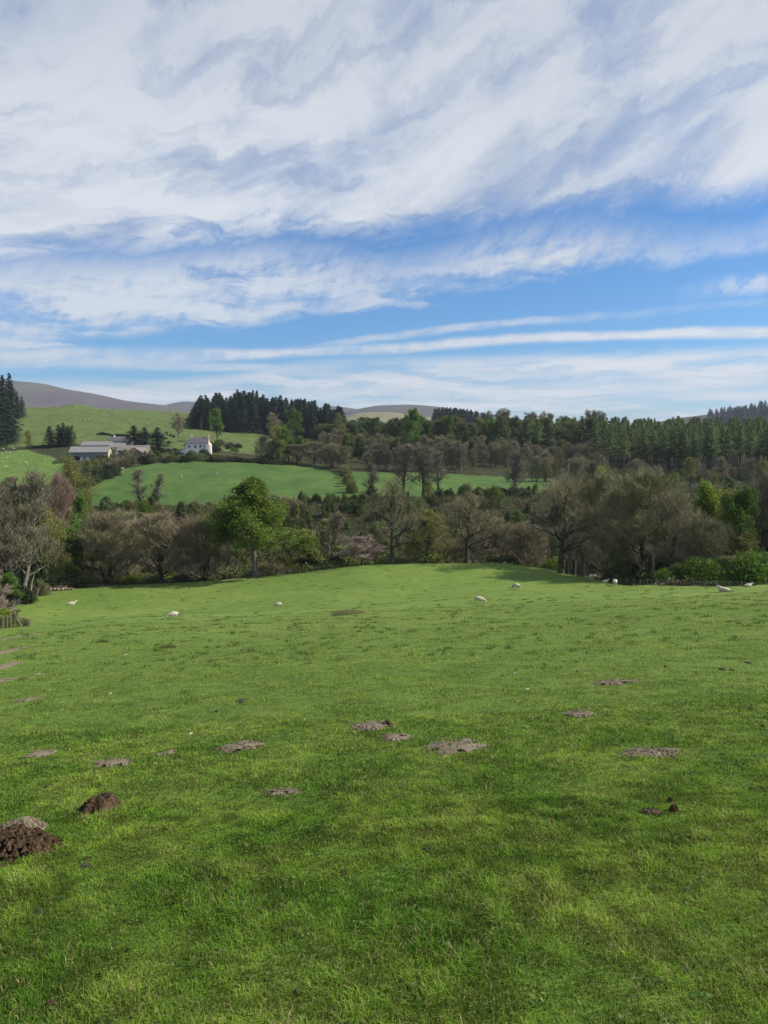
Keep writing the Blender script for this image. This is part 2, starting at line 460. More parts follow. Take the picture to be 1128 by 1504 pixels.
n7 = n.noise(pos, 0.12, 6, 0.7, 1.0); pale = n.mix(n.step(n7, 0.55, 0.62, 0, 0.6), pale, (0.075, 0.080, 0.032))
palest = n.mix(n.step(n4, 0.35, 0.68), (0.125, 0.195, 0.040), (0.105, 0.165, 0.034))
c = n.mix(n.step(zs.outputs[0], 0.3, 0.7), wood, g1)
c = n.mix(n.step(zs.outputs[1], 0.3, 0.7), c, lush)
c = n.mix(n.step(zs.outputs[2], 0.2, 0.5), c, pale)
c = n.mix(n.step(zs.outputs[2], 0.7, 0.95), c, palest)
n.put(b.inputs['Base Color'], c)
b.inputs['Roughness'].default_value = 0.9; b.inputs['Specular IOR Level'].default_value = 0.12
bp = n.node('ShaderNodeBump'); bp.inputs['Strength'].default_value = 0.7; bp.inputs['Distance'].default_value = 0.06
n.put(bp.inputs['Height'], n.m('ADD', n3, n.m('MULTIPLY', n2, 2.0))); n.l.new(bp.outputs[0], b.inputs['Normal'])
ground = link('ground', np_mesh('ground', np.stack([XX, YY, ZZ], -1).reshape(-1, 3), Q, mats=[m_ground], smooth=True, col=zn.reshape(-1, 3)))
tag(ground, kind='structure')


# ------------------------------------------------------------------ distant hills
def hill(name, prof, Y, depth, mat, foot, nseed=1, k=0.05, ext=(0, 0)):
    """a hill whose crest runs at distance Y; the slopes fall to both sides over depth metres"""
    px = np.array([p[0] for p in prof], float); py = np.array([p[1] for p in prof], float)
    cols = np.linspace(px[0], px[-1], 260); crest = pchip(px, py, cols)
    rows = np.linspace(-1, 1, 70); V = np.zeros((len(rows), len(cols), 3))
    for j, (a, q) in enumerate(zip(cols, crest)):
        u, t = ray(a, q)
        zc_ = t * Y; zf = foot
        for i, r_ in enumerate(rows):
            y = Y + r_ * depth; x = u * Y * (1 + 0.0 * r_)
            f = 0.5 + 0.5 * math.cos(math.pi * r_)
            V[i, j] = (x, y, zf + (zc_ - zf) * f)
    nz = (fbm(V[..., 0] / (depth * 0.35), V[..., 1] / (depth * 0.35), nseed, 5) - 0.5)
    edge_ = np.clip(1 - (np.abs(rows)[:, None]) ** 4, 0, 1)
    fl = np.abs(rows)[:, None]
    V[..., 2] += nz * k * depth * edge_ * np.clip(fl * 3, 0.06, 1)
    id_ = np.arange(V.shape[0] * V.shape[1]).reshape(V.shape[:2])
    q_ = np.stack([id_[:-1, :-1], id_[:-1, 1:], id_[1:, 1:], id_[1:, :-1]], -1).reshape(-1, 4)
    return tag(link(name, np_mesh(name, V.reshape(-1, 3), q_, mats=[mat], smooth=True)), kind='structure')


def hill_mat(name, a, b_, c_, sc):
    m, n, b, out = new_mat(name); g = n.node('ShaderNodeNewGeometry').outputs['Position']
    f1 = n.noise(g, sc, 7, 0.65, 0.5); f2 = n.noise(g, sc * 5, 6, 0.7)
    n.put(b.inputs['Base Color'], n.mix(n.step(f2, 0.5, 0.7, 0, 0.7), n.mix(n.step(f1, 0.4, 0.6), a, b_), c_))
    b.inputs['Roughness'].default_value = 0.95; b.inputs['Specular IOR Level'].default_value = 0.1
    return m


m_heather = hill_mat("heather_moor", (0.078, 0.058, 0.064), (0.090, 0.084, 0.056), (0.050, 0.040, 0.046), 0.004)
m_moor = hill_mat("blue_moor", (0.060, 0.058, 0.060), (0.075, 0.070, 0.050), (0.040, 0.040, 0.044), 0.004)
m_tan = hill_mat("tan_grass_hill", (0.21, 0.19, 0.10), (0.17, 0.165, 0.085), (0.13, 0.12, 0.06), 0.008)
hill('mountain', [(-500, 610), (-350, 575), (-200, 548), (-60, 548), (28, 560), (60, 563), (90, 570), (130, 577), (180, 588), (240, 595), (300, 601), (380, 614), (460, 630)], 4300, 1500, m_heather, -30, 5, 0.06)
hill('hill', [(170, 640), (225, 604), (255, 594), (275, 590), (300, 593), (340, 606), (420, 622), (480, 636)], 5200, 1100, m_moor, -30, 8, 0.06)
hill('hill', [(400, 622), (450, 605), (482, 596.5), (505, 598), (530, 602), (560, 612), (600, 630)], 4800, 900, m_moor, -30, 11, 0.05)
hill('hill', [(440, 640), (500, 608), (535, 599), (560, 595.5), (600, 594.5), (640, 597), (680, 603), (740, 612), (820, 626), (900, 640)], 4300, 1000, m_moor, -30, 15, 0.05)
hill('hill', [(440, 640), (500, 614), (530, 606), (560, 605), (600, 608), (640, 614), (690, 618), (760, 630), (840, 642)], 2600, 600, m_tan, -25, 19, 0.05)
hill('hill', [(880, 645), (960, 624), (1010, 613), (1050, 608), (1090, 602), (1128, 597), (1180, 592), (1260, 596), (1400, 620)], 1900, 500, m_moor, -20, 23, 0.06)

# ------------------------------------------------------------------ plant builders
m_bark = simple("bark_dark", (0.075, 0.062, 0.048), 0.9, 0.4, 2.0)
m_bark_pale = simple("bark_pale", (0.19, 0.175, 0.145), 0.9, 0.35, 2.0)
m_bark_pine = simple("bark_pine", (0.13, 0.10, 0.08), 0.9, 0.35, 2.0)
m_twig = leaf_mat("twigs_brown", (0.215, 0.178, 0.112), (0.285, 0.242, 0.160), 0.0, cc=(0.165, 0.170, 0.070))
m_twig_grey = leaf_mat("twigs_grey", (0.150, 0.130, 0.085), (0.205, 0.185, 0.125), 0.0)
m_twig_red = leaf_mat("twigs_red", (0.165, 0.115, 0.082), (0.205, 0.150, 0.105), 0.0)
m_bud = leaf_mat("buds_olive", (0.190, 0.195, 0.045), (0.260, 0.250, 0.075), 0.3, cc=(0.12, 0.16, 0.035))
m_leaf = leaf_mat("leaves_green", (0.075, 0.145, 0.020), (0.125, 0.215, 0.030), 0.35)
m_leaf_syc = leaf_mat("leaves_sycamore", (0.110, 0.180, 0.024), (0.185, 0.255, 0.036), 0.45)
m_leaf_bright = leaf_mat("leaves_bright", (0.15, 0.23, 0.022), (0.21, 0.28, 0.035), 0.4)
m_leaf_mid = leaf_mat("leaves_mixed", (0.085, 0.135, 0.034), (0.130, 0.180, 0.045), 0.3, cc=(0.130, 0.125, 0.045))
m_ivy = leaf_mat("leaves_dark", (0.020, 0.040, 0.012), (0.032, 0.058, 0.016), 0.1)
m_spruce = leaf_mat("needles_dark", (0.024, 0.042, 0.024), (0.036, 0.060, 0.033), 0.05)
m_larch = leaf_mat("needles_fresh", (0.110, 0.165, 0.050), (0.150, 0.215, 0.062), 0.3, cc=(0.125, 0.155, 0.060))
m_blossom = leaf_mat("blossom", (0.42, 0.33, 0.26), (0.55, 0.45, 0.38), 0.3)
m_hedge = leaf_mat("leaves_hedge", (0.075, 0.145, 0.016), (0.130, 0.220, 0.024), 0.35)


def rdir(rg, n):
    v = rg.normal(size=(n, 3)); return v / np.linalg.norm(v, axis=1, keepdims=True)


def tubes(segs, sides=5):
    if len(segs) == 0: return np.zeros((0, 3)), np.zeros((0, 4), int)
    A = np.array([s[0] for s in segs], float); B = np.array([s[1] for s in segs], float)
    ra = np.array([s[2] for s in segs], float); rb = np.array([s[3] for s in segs], float)
    D = B - A; D /= np.linalg.norm(D, axis=1, keepdims=True) + 1e-9
    ref = np.where(np.abs(D[:, 2:3]) > 0.9, np.array([[1.0, 0, 0]]), np.array([[0, 0, 1.0]]))
    U_ = np.cross(D, ref); U_ /= np.linalg.norm(U_, axis=1, keepdims=True); V_ = np.cross(D, U_)
    th = np.arange(sides) * 2 * math.pi / sides
    ring = U_[:, None, :] * np.cos(th)[None, :, None] + V_[:, None, :] * np.sin(th)[None, :, None]
    P0 = A[:, None, :] + ring * ra[:, None, None]; P1 = B[:, None, :] + ring * rb[:, None, None]
    V = np.concatenate([P0, P1], 1).reshape(-1, 3)
    k = np.arange(len(segs))[:, None] * 2 * sides; i = np.arange(sides)[None, :]; j = (i + 1) % sides
    Q_ = np.stack([k + i, k + j, k + sides + j, k + sides + i], -1).reshape(-1, 4)
    return V, Q_


def strips(rg, P, D, L, w0):
    """thin twigs: tapered flat strips from P along D"""
    n_ = len(P); D = D / (np.linalg.norm(D, axis=1, keepdims=True) + 1e-9)
    S_ = np.cross(D, rdir(rg, n_)); S_ /= np.linalg.norm(S_, axis=1, keepdims=True) + 1e-9
    L = np.asarray(L).reshape(-1, 1); E = P + D * L
    V = np.stack([P - S_*w0, P + S_*w0, E + S_*w0*0.35, E - S_*w0*0.35], 1).reshape(-1, 3)
    return V, np.arange(n_ * 4).reshape(-1, 4)


def cards(rg, P, size, flat=0.0, aspect=0.75):
    """small leaf cards at the points P, random orientation (flat > 0 turns them face up)"""
    n_ = len(P); N = rdir(rg, n_); N[:, 2] = np.abs(N[:, 2]) + flat; N /= np.linalg.norm(N, axis=1, keepdims=True)
    A = np.cross(N, rdir(rg, n_)); A /= np.linalg.norm(A, axis=1, keepdims=True) + 1e-9; B = np.cross(N, A)
    s = (size * rg.uniform(0.55, 1.35, n_))[:, None]
    V = np.stack([P - A*s, P - B*s*aspect, P + A*s, P + B*s*aspect], 1).reshape(-1, 3)
    return V, np.arange(n_ * 4).reshape(-1, 4)


class Part:
    def __init__(s): s.V = []; s.Q = []; s.T = []; s.n = 0
    def add(s, VQ, tone=None, rg=None):
        V, Q_ = VQ
        if len(V) == 0: return
        s.V.append(V); s.Q.append(Q_ + s.n); s.n += len(V)
        if tone is None: tone = np.repeat(np.random.default_rng(len(V)).random((len(V) + 3) // 4), 4)[:len(V)]
        s.T.append(np.broadcast_to(tone, (len(V),)))
    def arr(s): return np.concatenate(s.V), np.concatenate(s.Q), np.concatenate(s.T)


def skeleton(rg, Ht, Rc, trunk_r, start=0.25, nl=11, lev=3, up=0.10, wig=0.22, lean=0.0, shape='round', kids=(6, 5), stems=1, angle=58):
    segs = []; tips = []
    def grow(p, d, L, r, l):
        n_ = 4 if l <= 1 else 3
        nk = kids[min(l - 1, len(kids) - 1)]
        ks = sorted(rg.uniform(0.25, 1.0, nk)) if l < lev else []
        pts = [p]; dirs = []
        for i in range(n_):
            d = d + rg.normal(size=3) * wig + np.array([0, 0, up]); d = d / np.linalg.norm(d)
            q = pts[-1] + d * L / n_
            r0 = r * (1 - 0.8 * i / n_); r1 = r * (1 - 0.8 * (i + 1) / n_)
            segs.append((pts[-1], q, r0, r1)); pts.append(q); dirs.append(d)
        for k in ks:
            f = k * n_; i = min(int(f), n_ - 1); c0 = pts[i] + (pts[i+1] - pts[i]) * (f - i)
            sd = np.cross(dirs[i], rg.normal(size=3)); sd /= np.linalg.norm(sd)
            a = rg.uniform(0.45, 0.95); dd = dirs[i] * math.cos(a) + sd * math.sin(a); dd[2] += 0.28
            grow(c0, dd, L * rg.uniform(0.42, 0.68) * (1.15 - 0.5 * k), r * 0.55 * (1 - 0.6 * k), l + 1)
        if l >= lev - 1:
            for i in range(1 if l == lev else 2, n_ + 1): tips.append((pts[i], dirs[i-1]))
    for st in range(stems):
        d = np.array([rg.normal() * 0.05 + lean, rg.normal() * 0.05, 1.0]); 
        if stems > 1: a = st * 6.283 / stems + rg.uniform(0, 1); d += np.array([math.cos(a), math.sin(a), 0]) * 0.28
        d /= np.linalg.norm(d); p = np.array([0.0, 0, -0.4]); n_ = 9; L = Ht * (0.92 if shape != 'oak' else 0.75)
        pts = [p]; dirs = []
        tr = trunk_r / math.sqrt(stems)
        for i in range(n_):
            d = d + rg.normal(size=3) * 0.05 * (1 if i > 1 else 0.3) - np.array([pts[-1][0], pts[-1][1], 0]) * (0.05 if stems == 1 else 0); d[2] = abs(d[2]) + 0.25; d /= np.linalg.norm(d)
            q = pts[-1] + d * (L + 0.4) / n_
            r0 = tr * (1 - 0.88 * i / n_) * (1.35 if i == 0 else 1); r1 = tr * (1 - 0.88 * (i + 1) / n_)
            segs.append((pts[-1], q, r0, r1)); pts.append(q); dirs.append(d)
        for k in range(nl):
            h = start + (1 - start) * (k + rg.uniform(0, 1)) / nl; f = h * n_; i = min(int(f), n_ - 1)
            c0 = pts[i] + (pts[i+1] - pts[i]) * (f - i); hh = (h - start) / (1 - start)
            prof = {'round': math.sqrt(max(0.05, 1 - (hh * 1.15 - 0.42) ** 2 / 0.62)), 'oak': 1.05 - 0.45 * hh, 'slim': 0.75 - 0.35 * hh, 'cone': 1.02 - 0.85 * hh}[shape]
            a = rg.uniform(0, 6.283) + k * 2.4; el_ = R(90 - angle) + hh * 0.75 + rg.uniform(-0.15, 0.15)
            dd = np.array([math.cos(a) * math.cos(el_), math.sin(a) * math.cos(el_), math.sin(el_)])
            grow(c0, dd, Rc * prof * rg.uniform(0.8, 1.12), tr * 0.48 * (1 - 0.6 * h), 1)
        tips.append((pts[-1], dirs[-1]))
    return segs, tips


def make_plant(kind, seed):
    """returns (wood part, crown part, wood material, crown material, height, radius); sizes in metres"""
    rg = np.random.default_rng(seed); wood = Part(); crown = Part()
    K = dict(
        bare=dict(Ht=12, Rc=5.0, trunk_r=0.26, start=0.10, nl=34, kids=(6, 4), up=0.2, m=(m_bark, m_twig), tw=5, tl=(0.6, 1.5), twd=0.015),
        bushy=dict(Ht=11, Rc=4.8, trunk_r=0.34, start=0.05, nl=15, kids=(6, 4), stems=4, m=(m_bark, m_twig), tw=4, tl=(0.6, 1.5), twd=0.015),
        oak=dict(Ht=14, Rc=6.4, trunk_r=0.46, start=0.26, nl=22, kids=(7, 4), wig=0.32, up=0.12, shape='oak', m=(m_bark, m_twig), tw=3, tl=(0.5, 1.2), twd=0.014, angle=66),
        grey=dict(Ht=15, Rc=4.6, trunk_r=0.26, start=0.20, nl=26, kids=(5, 4), shape='slim', stems=2, up=0.38, m=(m_bark_pale, m_twig_grey), tw=3, tl=(0.6, 1.4), twd=0.014, angle=45),
        slim=dict(Ht=14, Rc=3.0, trunk_r=0.17, start=0.22, nl=30, kids=(5, 3), shape='slim', up=0.40, m=(m_bark, m_twig_grey), tw=2, tl=(0.5, 1.2), twd=0.013, angle=40),
        red=dict(Ht=11, Rc=4.2, trunk_r=0.2, start=0.15, nl=28, kids=(6, 4), m=(m_bark, m_twig_red), tw=5, tl=(0.4, 1.1), twd=0.015),
        bud=dict(Ht=11, Rc=4.4, trunk_r=0.22, start=0.12, nl=28, kids=(6, 4), m=(m_bark, m_bud), tw=2, tl=(0.5, 1.1), twd=0.014, leaf=(4, 0.10, 0.45)),
        budslim=dict(Ht=12, Rc=2.8, trunk_r=0.14, start=0.12, nl=26, kids=(5, 4), shape='slim', m=(m_bark, m_bud), tw=3, tl=(0.4, 0.9), twd=0.02, leaf=(6, 0.11, 0.45), angle=50),
        leafy=dict(Ht=11, Rc=4.6, trunk_r=0.26, start=0.12, nl=24, kids=(5, 4), m=(m_bark, m_leaf), tw=0, leaf=(11, 0.13, 0.5)),
        mixed=dict(Ht=11, Rc=4.4, trunk_r=0.24, start=0.10, nl=24, kids=(5, 4), m=(m_bark, m_leaf_mid), tw=2, tl=(0.4, 1.0), twd=0.02, leaf=(7, 0.14, 0.5)),
        bright=dict(Ht=10, Rc=4.0, trunk_r=0.2, start=0.10, nl=22, kids=(5, 4), m=(m_bark, m_leaf_bright), tw=0, leaf=(9, 0.12, 0.45)),
        sycamore=dict(Ht=16, Rc=6.6, trunk_r=0.44, start=0.24, nl=46, kids=(7, 5), shape='cone', m=(m_bark_pale, m_leaf_syc), tw=0, leaf=(10, 0.135, 0.62), angle=74),
        blossom=dict(Ht=5, Rc=2.4, trunk_r=0.1, start=0.08, nl=12, kids=(6, 4), m=(m_bark, m_blossom), tw=2, tl=(0.3, 0.6), twd=0.02, leaf=(9, 0.07, 0.3)),
    )
    if kind in K:
        k = dict(K[kind]); mats = k.pop('m'); tw = k.pop('tw'); tl = k.pop('tl', (0.4, 1)); twd = k.pop('twd', 0.02); leaf = k.pop('leaf', None)
        segs, tips = skeleton(rg, **k)
        big = [s for s in segs if s[2] > 0.035]; small = [s for s in segs if s[2] <= 0.035]
        wood.add(tubes(big, 6))
        sm = [(a, b_, max(r0, 0.014), max(r1, 0.010)) for a, b_, r0, r1 in small]
        if kind in ('leafy', 'sycamore', 'mixed', 'bright'): wood.add(tubes(sm, 3))
        else: crown.add(tubes(sm, 3))
        TP = np.array([t[0] for t in tips]); TD = np.array([t[1] for t in tips])
        if tw:
            P = np.repeat(TP, tw, 0); P = P + rg.normal(size=P.shape) * 0.16; D = np.repeat(TD, tw, 0) + rdir(rg, len(P)) * 0.62 + np.array([0, 0, 0.28])
            crown.add(strips(rg, P, D, rg.uniform(tl[0], tl[1], len(P)) * 0.6, twd))
        if leaf:
            P = np.repeat(TP, leaf[0], 0) + rg.normal(size=(len(TP) * leaf[0], 3)) * leaf[2] * 0.62
            P = P[P[:, 2] > (2.9 if kind == 'sycamore' else 0.6)]
            crown.add(cards(rg, P, leaf[1], 0.35))
    elif kind == 'spruce':
        Ht, Rc = 16.0, 3.5; mats = (m_bark_pine, m_spruce)
        wood.add(tubes([((0, 0, -.4), (0, 0, Ht * .5), .22, .13), ((0, 0, Ht * .5), (0, 0, Ht), .13, .02)], 6))
        P = []; z = 0.9
        while z < Ht - 0.15:
            h = z / Ht; rr = Rc * (1 - h) ** 0.72 * rg.uniform(0.82, 1.1); nb = 9 if h < 0.8 else 6
            for j in range(nb):
                a = rg.uniform(0, 6.283); L = rr * rg.uniform(0.7, 1.12) + 0.1; nn = max(2, int(L / 0.3))
                for i in range(nn):
                    f = (i + 0.8) / nn; droop = -0.32 * f * L + 0.14 * f * f * L
                    for _ in range(2): P.append((math.cos(a) * L * f + rg.normal() * 0.1, math.sin(a) * L * f + rg.normal() * 0.1, z + droop + rg.normal() * 0.07))
            z += 0.42 * (1.1 - 0.5 * h)
        P.append((0, 0, Ht)); crown.add(cards(rg, np.array(P), 0.24, 0.5, 0.6))
    elif kind == 'larch':
        Ht, Rc = 17.0, 3.0; mats = (m_bark_pine, m_larch)
        wood.add(tubes([((0, 0, -.5), (0.05, 0, Ht * .5), .17, .12), ((0.05, 0, Ht * .5), (0, 0, Ht), .12, .02)], 6))
        for _ in range(16):
            z = rg.uniform(3, 9); a = rg.uniform(0, 6.28); wood.add(strips(rg, np.array([[0, 0, z]]), np.array([[math.cos(a), math.sin(a), -0.15]]), [rg.uniform(.5, 1.3)], .03))
        P = []; z = Ht * rg.uniform(0.36, 0.46); z0 = z
        while z < Ht - 0.1:
            h = (z - z0) / (Ht - z0); rr = Rc * min(1, (1.04 - h) ** 0.95) * min(1, 0.45 + h * 3) * 1.12 * rg.uniform(0.65, 1.15)
            for j in range(6):
                a = rg.uniform(0, 6.283); L = rr * rg.uniform(0.6, 1.2); nn = max(2, int(L / 0.26))
                for i in range(nn):
                    f = (i + 0.7) / nn
                    for _ in range(2): P.append((math.cos(a) * L * f + rg.normal() * 0.13, math.sin(a) * L * f + rg.normal() * 0.13, z + 0.10 * L * f + rg.normal() * 0.12))
            z += 0.40
        crown.add(cards(rg, np.array(P), 0.23, 0.3, 0.7))
    elif kind in ('bush', 'brownbush', 'hedge', 'brightbush', 'scrub', 'darkbush'):
        Ht = {'scrub': 4.0, 'hedge': 5.0}.get(kind, 2.6); Rc = {'scrub': 1.3, 'hedge': 3.2}.get(kind, 2.1)
        mats = {'bush': (m_bark, m_leaf_mid), 'brownbush': (m_bark, m_twig), 'hedge': (m_bark, m_hedge), 'brightbush': (m_bark, m_leaf_bright), 'scrub': (m_bark, m_leaf_mid), 'darkbush': (m_bark, m_ivy)}[kind]
        st = []
        for i in range(16):
            a = rg.uniform(0, 6.28); rr = rg.uniform(0.15, 1) * Rc; h = Ht * rg.uniform(0.6, 1.0) * math.sqrt(max(.1, 1 - (rr / Rc) ** 2 * .8))
            e = np.array([math.cos(a) * rr, math.sin(a) * rr, h]); mid = e * np.array([.45, .45, .6])
            st += [((0.1 * math.cos(a), 0.1 * math.sin(a), -.2), mid, .05, .03), (mid, e, .03, .012)]
        wood.add(tubes(st, 4))
        n0 = {'brownbush': 2200, 'hedge': 9000}.get(kind, 3200)
        D = rdir(rg, n0); D[:, 2] = np.abs(D[:, 2]); rad = rg.uniform(0.25, 1.0, n0) ** 0.45
        lump = 0.72 + 0.42 * fbm(D[:, 0] * 2.3 + seed, D[:, 1] * 2.3 + D[:, 2] * 2.9, seed, 3)
        P = D * (rad * lump)[:, None] * np.array([Rc, Rc, Ht]); P[:, 2] = np.maximum(P[:, 2], 0.05)
        if kind == 'brownbush': crown.add(strips(rg, P * 0.75, P + rdir(rg, n0) * 0.8, rg.uniform(.4, .9, n0), .022))
        else: crown.add(cards(rg, P + rg.normal(size=P.shape) * (0.18 if kind == 'hedge' else 0.10), 0.115, 0.2))
    Va, Vb = wood.arr(), crown.arr()
    zmax = max(Va[0][:, 2].max(), Vb[0][:, 2].max()); rad = np.percentile(np.abs(Vb[0][:, 0]), 98)
    return dict(wood=Va, crown=Vb, mats=mats, H=float(np.percentile(Vb[0][:, 2], 99.7)), R=float(rad), kind=kind)


LIB = {}
def lib(kind, n_):
    LIB[kind] = []
    for i in range(n_):
        p = make_plant(kind, sum(map(ord, kind)) * 31 + i * 101 + 5)
        (Vw, Qw, Tw), (Vc, Qc, Tc) = p['wood'], p['crown']
        z = np.zeros((len(Tw), 1)); 
        p['m_wood'] = np_mesh('trunk', Vw, Qw, mats=[p['mats'][0]], smooth=True)
        p['m_crown'] = np_mesh('crown', Vc, Qc, mats=[p['mats'][1]], col=np.repeat(Tc[:, None], 3, 1))
        p['m_all'] = np_mesh(kind, np.concatenate([Vw, Vc]), np.concatenate([Qw, Qc + len(Vw)]), mats=list(p['mats']),
                             qm=np.concatenate([np.zeros(len(Qw)), np.ones(len(Qc))]), col=np.repeat(np.concatenate([Tw, Tc])[:, None], 3, 1))
        LIB[kind].append(p)


for kd, cnt in (('bare', 4), ('bushy', 3), ('oak', 2), ('grey', 3), ('slim', 3), ('red', 1), ('bud', 3), ('budslim', 2), ('leafy', 3), ('mixed', 4),
                ('bright', 2), ('sycamore', 1), ('blossom', 1), ('spruce', 3), ('larch', 4), ('bush', 3), ('brownbush', 3), ('hedge', 3), ('brightbush', 1), ('scrub', 3), ('darkbush', 2)):
    lib(kd, cnt)
prng = random.Random(42)


def plant(kind, name, px, Y, top=None, wpx=None, h=None, label=None, cat='tree', group=None, parts=True, var=None, rz=None, wr=None, loc=None):
    """stand a plant on the ground below photograph column px at distance Y; top = row its tip reaches"""
    p = LIB[kind][(var if var is not None else prng.randrange(99)) % len(LIB[kind])]
    g = loc if loc is not None else at(px, Y)
    if top is not None: h = ray(px, top)[1] * g.y - g.z
    h = max(h, 0.03); sz = h / p['H']
    sx = (wpx / F * g.y / 2) / p['R'] if wpx else sz * (wr or prng.uniform(0.85, 1.15))
    r_ = prng.uniform(0, 6.28) if rz is None else rz
    if parts:
        o = link(name, None, None, g, r_, (sx, sx, sz))
        link('trunk', p['m_wood'], o); link('crown', p['m_crown'], o)
    else:
        o = link(name, p['m_all'], None, g, r_, (sx, sx, sz))
    return tag(o, label, cat, group)


# ---- the trees along the far edge of the near pasture, each with its own look
front = [
    # kind, name, px, Y, top, width px, label
    ('grey', 'bare_tree', 28, 112, 694, 120, 'pale stemmed bare tree at the left frame edge in front of dark ivy', 0),
    ('grey', 'bare_tree', -22, 108, 720, 90, 'bare tree cut by the left frame edge above the rusty bush', 1),
    ('darkbush', 'ivy_clad_tree', 22, 119, 716, 80, 'dark ivy clad tree filling the space behind the pale bare stems at left', 0),
    ('bud', 'budding_tree', 68, 128, 745, 70, 'olive budding tree just right of the pale bare stems at left', 0),
    ('red', 'bare_tree', 93, 160, 694, 62, 'pinkish brown bare crown beside the far pasture edge at left', 0),
    ('bud', 'budding_tree', 110, 215, 672, 52, 'rounded olive tree in front of the long barn', 1),
    ('leafy', 'leafy_tree', 118, 175, 722, 40, 'narrow dark green tree below the pinkish crown at left', 0),
    ('leafy', 'leafy_tree', 120, 140, 772, 90, 'low green tree behind the fallen timber', 1),
    ('bushy', 'bare_tree', 158, 134, 752, 105, 'brown bare tree with a crooked dark stem right of the fallen timber', 0),
    ('bare', 'bare_tree', 238, 133, 752, 104, 'brown round topped bare tree forking low, left of the big green sycamore', 0),
    ('bushy', 'bare_tree', 300, 136, 756, 70, 'grey brown many stemmed tree touching the left side of the sycamore', 1),
    ('bare', 'bare_tree', 196, 146, 748, 76, 'thin bare tree between the crooked stemmed tree and the low forking one', 1),
    ('sycamore', 'sycamore', 376, 131.5, 704, 134, 'big full green sycamore standing alone on the pasture crest', 0),
    ('bud', 'budding_tree', 428, 152, 778, 44, 'lower olive green tree tucked behind the right side of the sycamore', 2),
    ('budslim', 'budding_tree', 456, 142, 778, 42, 'slim yellow green tree right of the sycamore', 0),
    ('slim', 'bare_tree', 493, 146, 752, 44, 'slender brown tree with a pale dead stem right of the sycamore', 0),
    ('budslim', 'budding_tree', 480, 152, 764, 36, 'slim olive tree behind the slender brown one', 1),
    ('scrub', 'young_tree', 500, 140, 800, 36, 'small green sapling left of the pale blossom bush', 0),
    ('blossom', 'blossom_tree', 531, 133, 786, 44, 'small tree in pale pink blossom left of the great bare oak', 0),
    ('oak', 'oak_tree', 575, 131.5, 700, 124, 'great bare oak with a thick dark trunk at the top of the pasture', 0),
    ('bud', 'budding_tree', 624, 139, 750, 70, 'yellow olive budding tree right of the great bare oak', 2),
    ('bare', 'bare_tree', 655, 146, 772, 58, 'small bare tree between the two oaks', 2),
    ('oak', 'oak_tree', 686, 132.5, 717, 108, 'second bare oak with a wide fan crown right of the great one', 1),
    ('bare', 'bare_tree', 728, 148, 760, 60, 'thin bare tree right of the fan shaped oak', 0),
    ('bushy', 'bare_tree', 770, 140, 768, 66, 'small bare tree with several dark stems where the pasture starts to dip', 2),
    ('oak', 'bare_tree', 824, 126, 688, 130, 'tall bare tree rising beside the split hollow stump', 1),
    ('bare', 'bare_tree', 886, 128, 690, 116, 'broad brown bare tree above the cluster of three sheep', 1),
    ('bare', 'bare_tree', 936, 118, 686, 112, 'broad brown bare tree in the middle of the right hand thicket', 2),
    ('bushy', 'bare_tree', 908, 120, 716, 96, 'many stemmed bare tree in front of the broad brown crowns', 0),
    ('bare', 'bare_tree', 985, 113, 722, 84, 'grey brown bare tree left of the bright yellow green crown', 3),
    ('bright', 'bright_tree', 1024, 124, 708, 84, 'bright yellow green tree among the bare trees at right', 0),
    ('bushy', 'bare_tree', 1032, 111, 760, 74, 'bare grey tree standing before the bright yellow green crown', 1),
    ('leafy', 'leafy_tree', 1086, 117, 716, 66, 'dark green leaning tree behind the green hedge at right', 1),
    ('bare', 'bare_tree', 1126, 121, 690, 88, 'tall bare tree cut by the right frame edge', 0),
    ('grey', 'bare_tree', 1180, 119, 700, 88, 'bare tree just outside the right frame edge', 2),
    ('bright', 'bright_tree', 882, 186, 686, 36, 'small bright green crown showing above the brown thicket', 1),
    ('bud', 'budding_tree', 1060, 134, 718, 60, 'olive budding tree right of the bright yellow green crown', 0),
    ('bare', 'bare_tree', 848, 150, 700, 90, 'pale bare tree behind the split hollow stump', 3),
]
for kd, nm, px, Y, top, wp, lb, vr in front:
    plant(kd, nm, px, Y, top, wp, label=lb, cat='tree', var=vr, group='trees along the edge of the near pasture')

# ---- fill behind the pasture edge: brown and green understorey of the valley
def scatter(kinds, name, n_, pxr, yr, hr, label, cat, group, parts=False, skip=None, wr=None):
    k = 0; tries = 0
    while k < n_ and tries < n_ * 20:
        tries += 1
        px = prng.uniform(*pxr); Y = prng.uniform(*yr)
        if skip and skip(px, Y): continue
        kd = prng.choice(kinds)
        plant(kd, name, px, Y, h=prng.uniform(*hr), label=label, cat=cat, group=group, parts=parts, wr=wr); k += 1


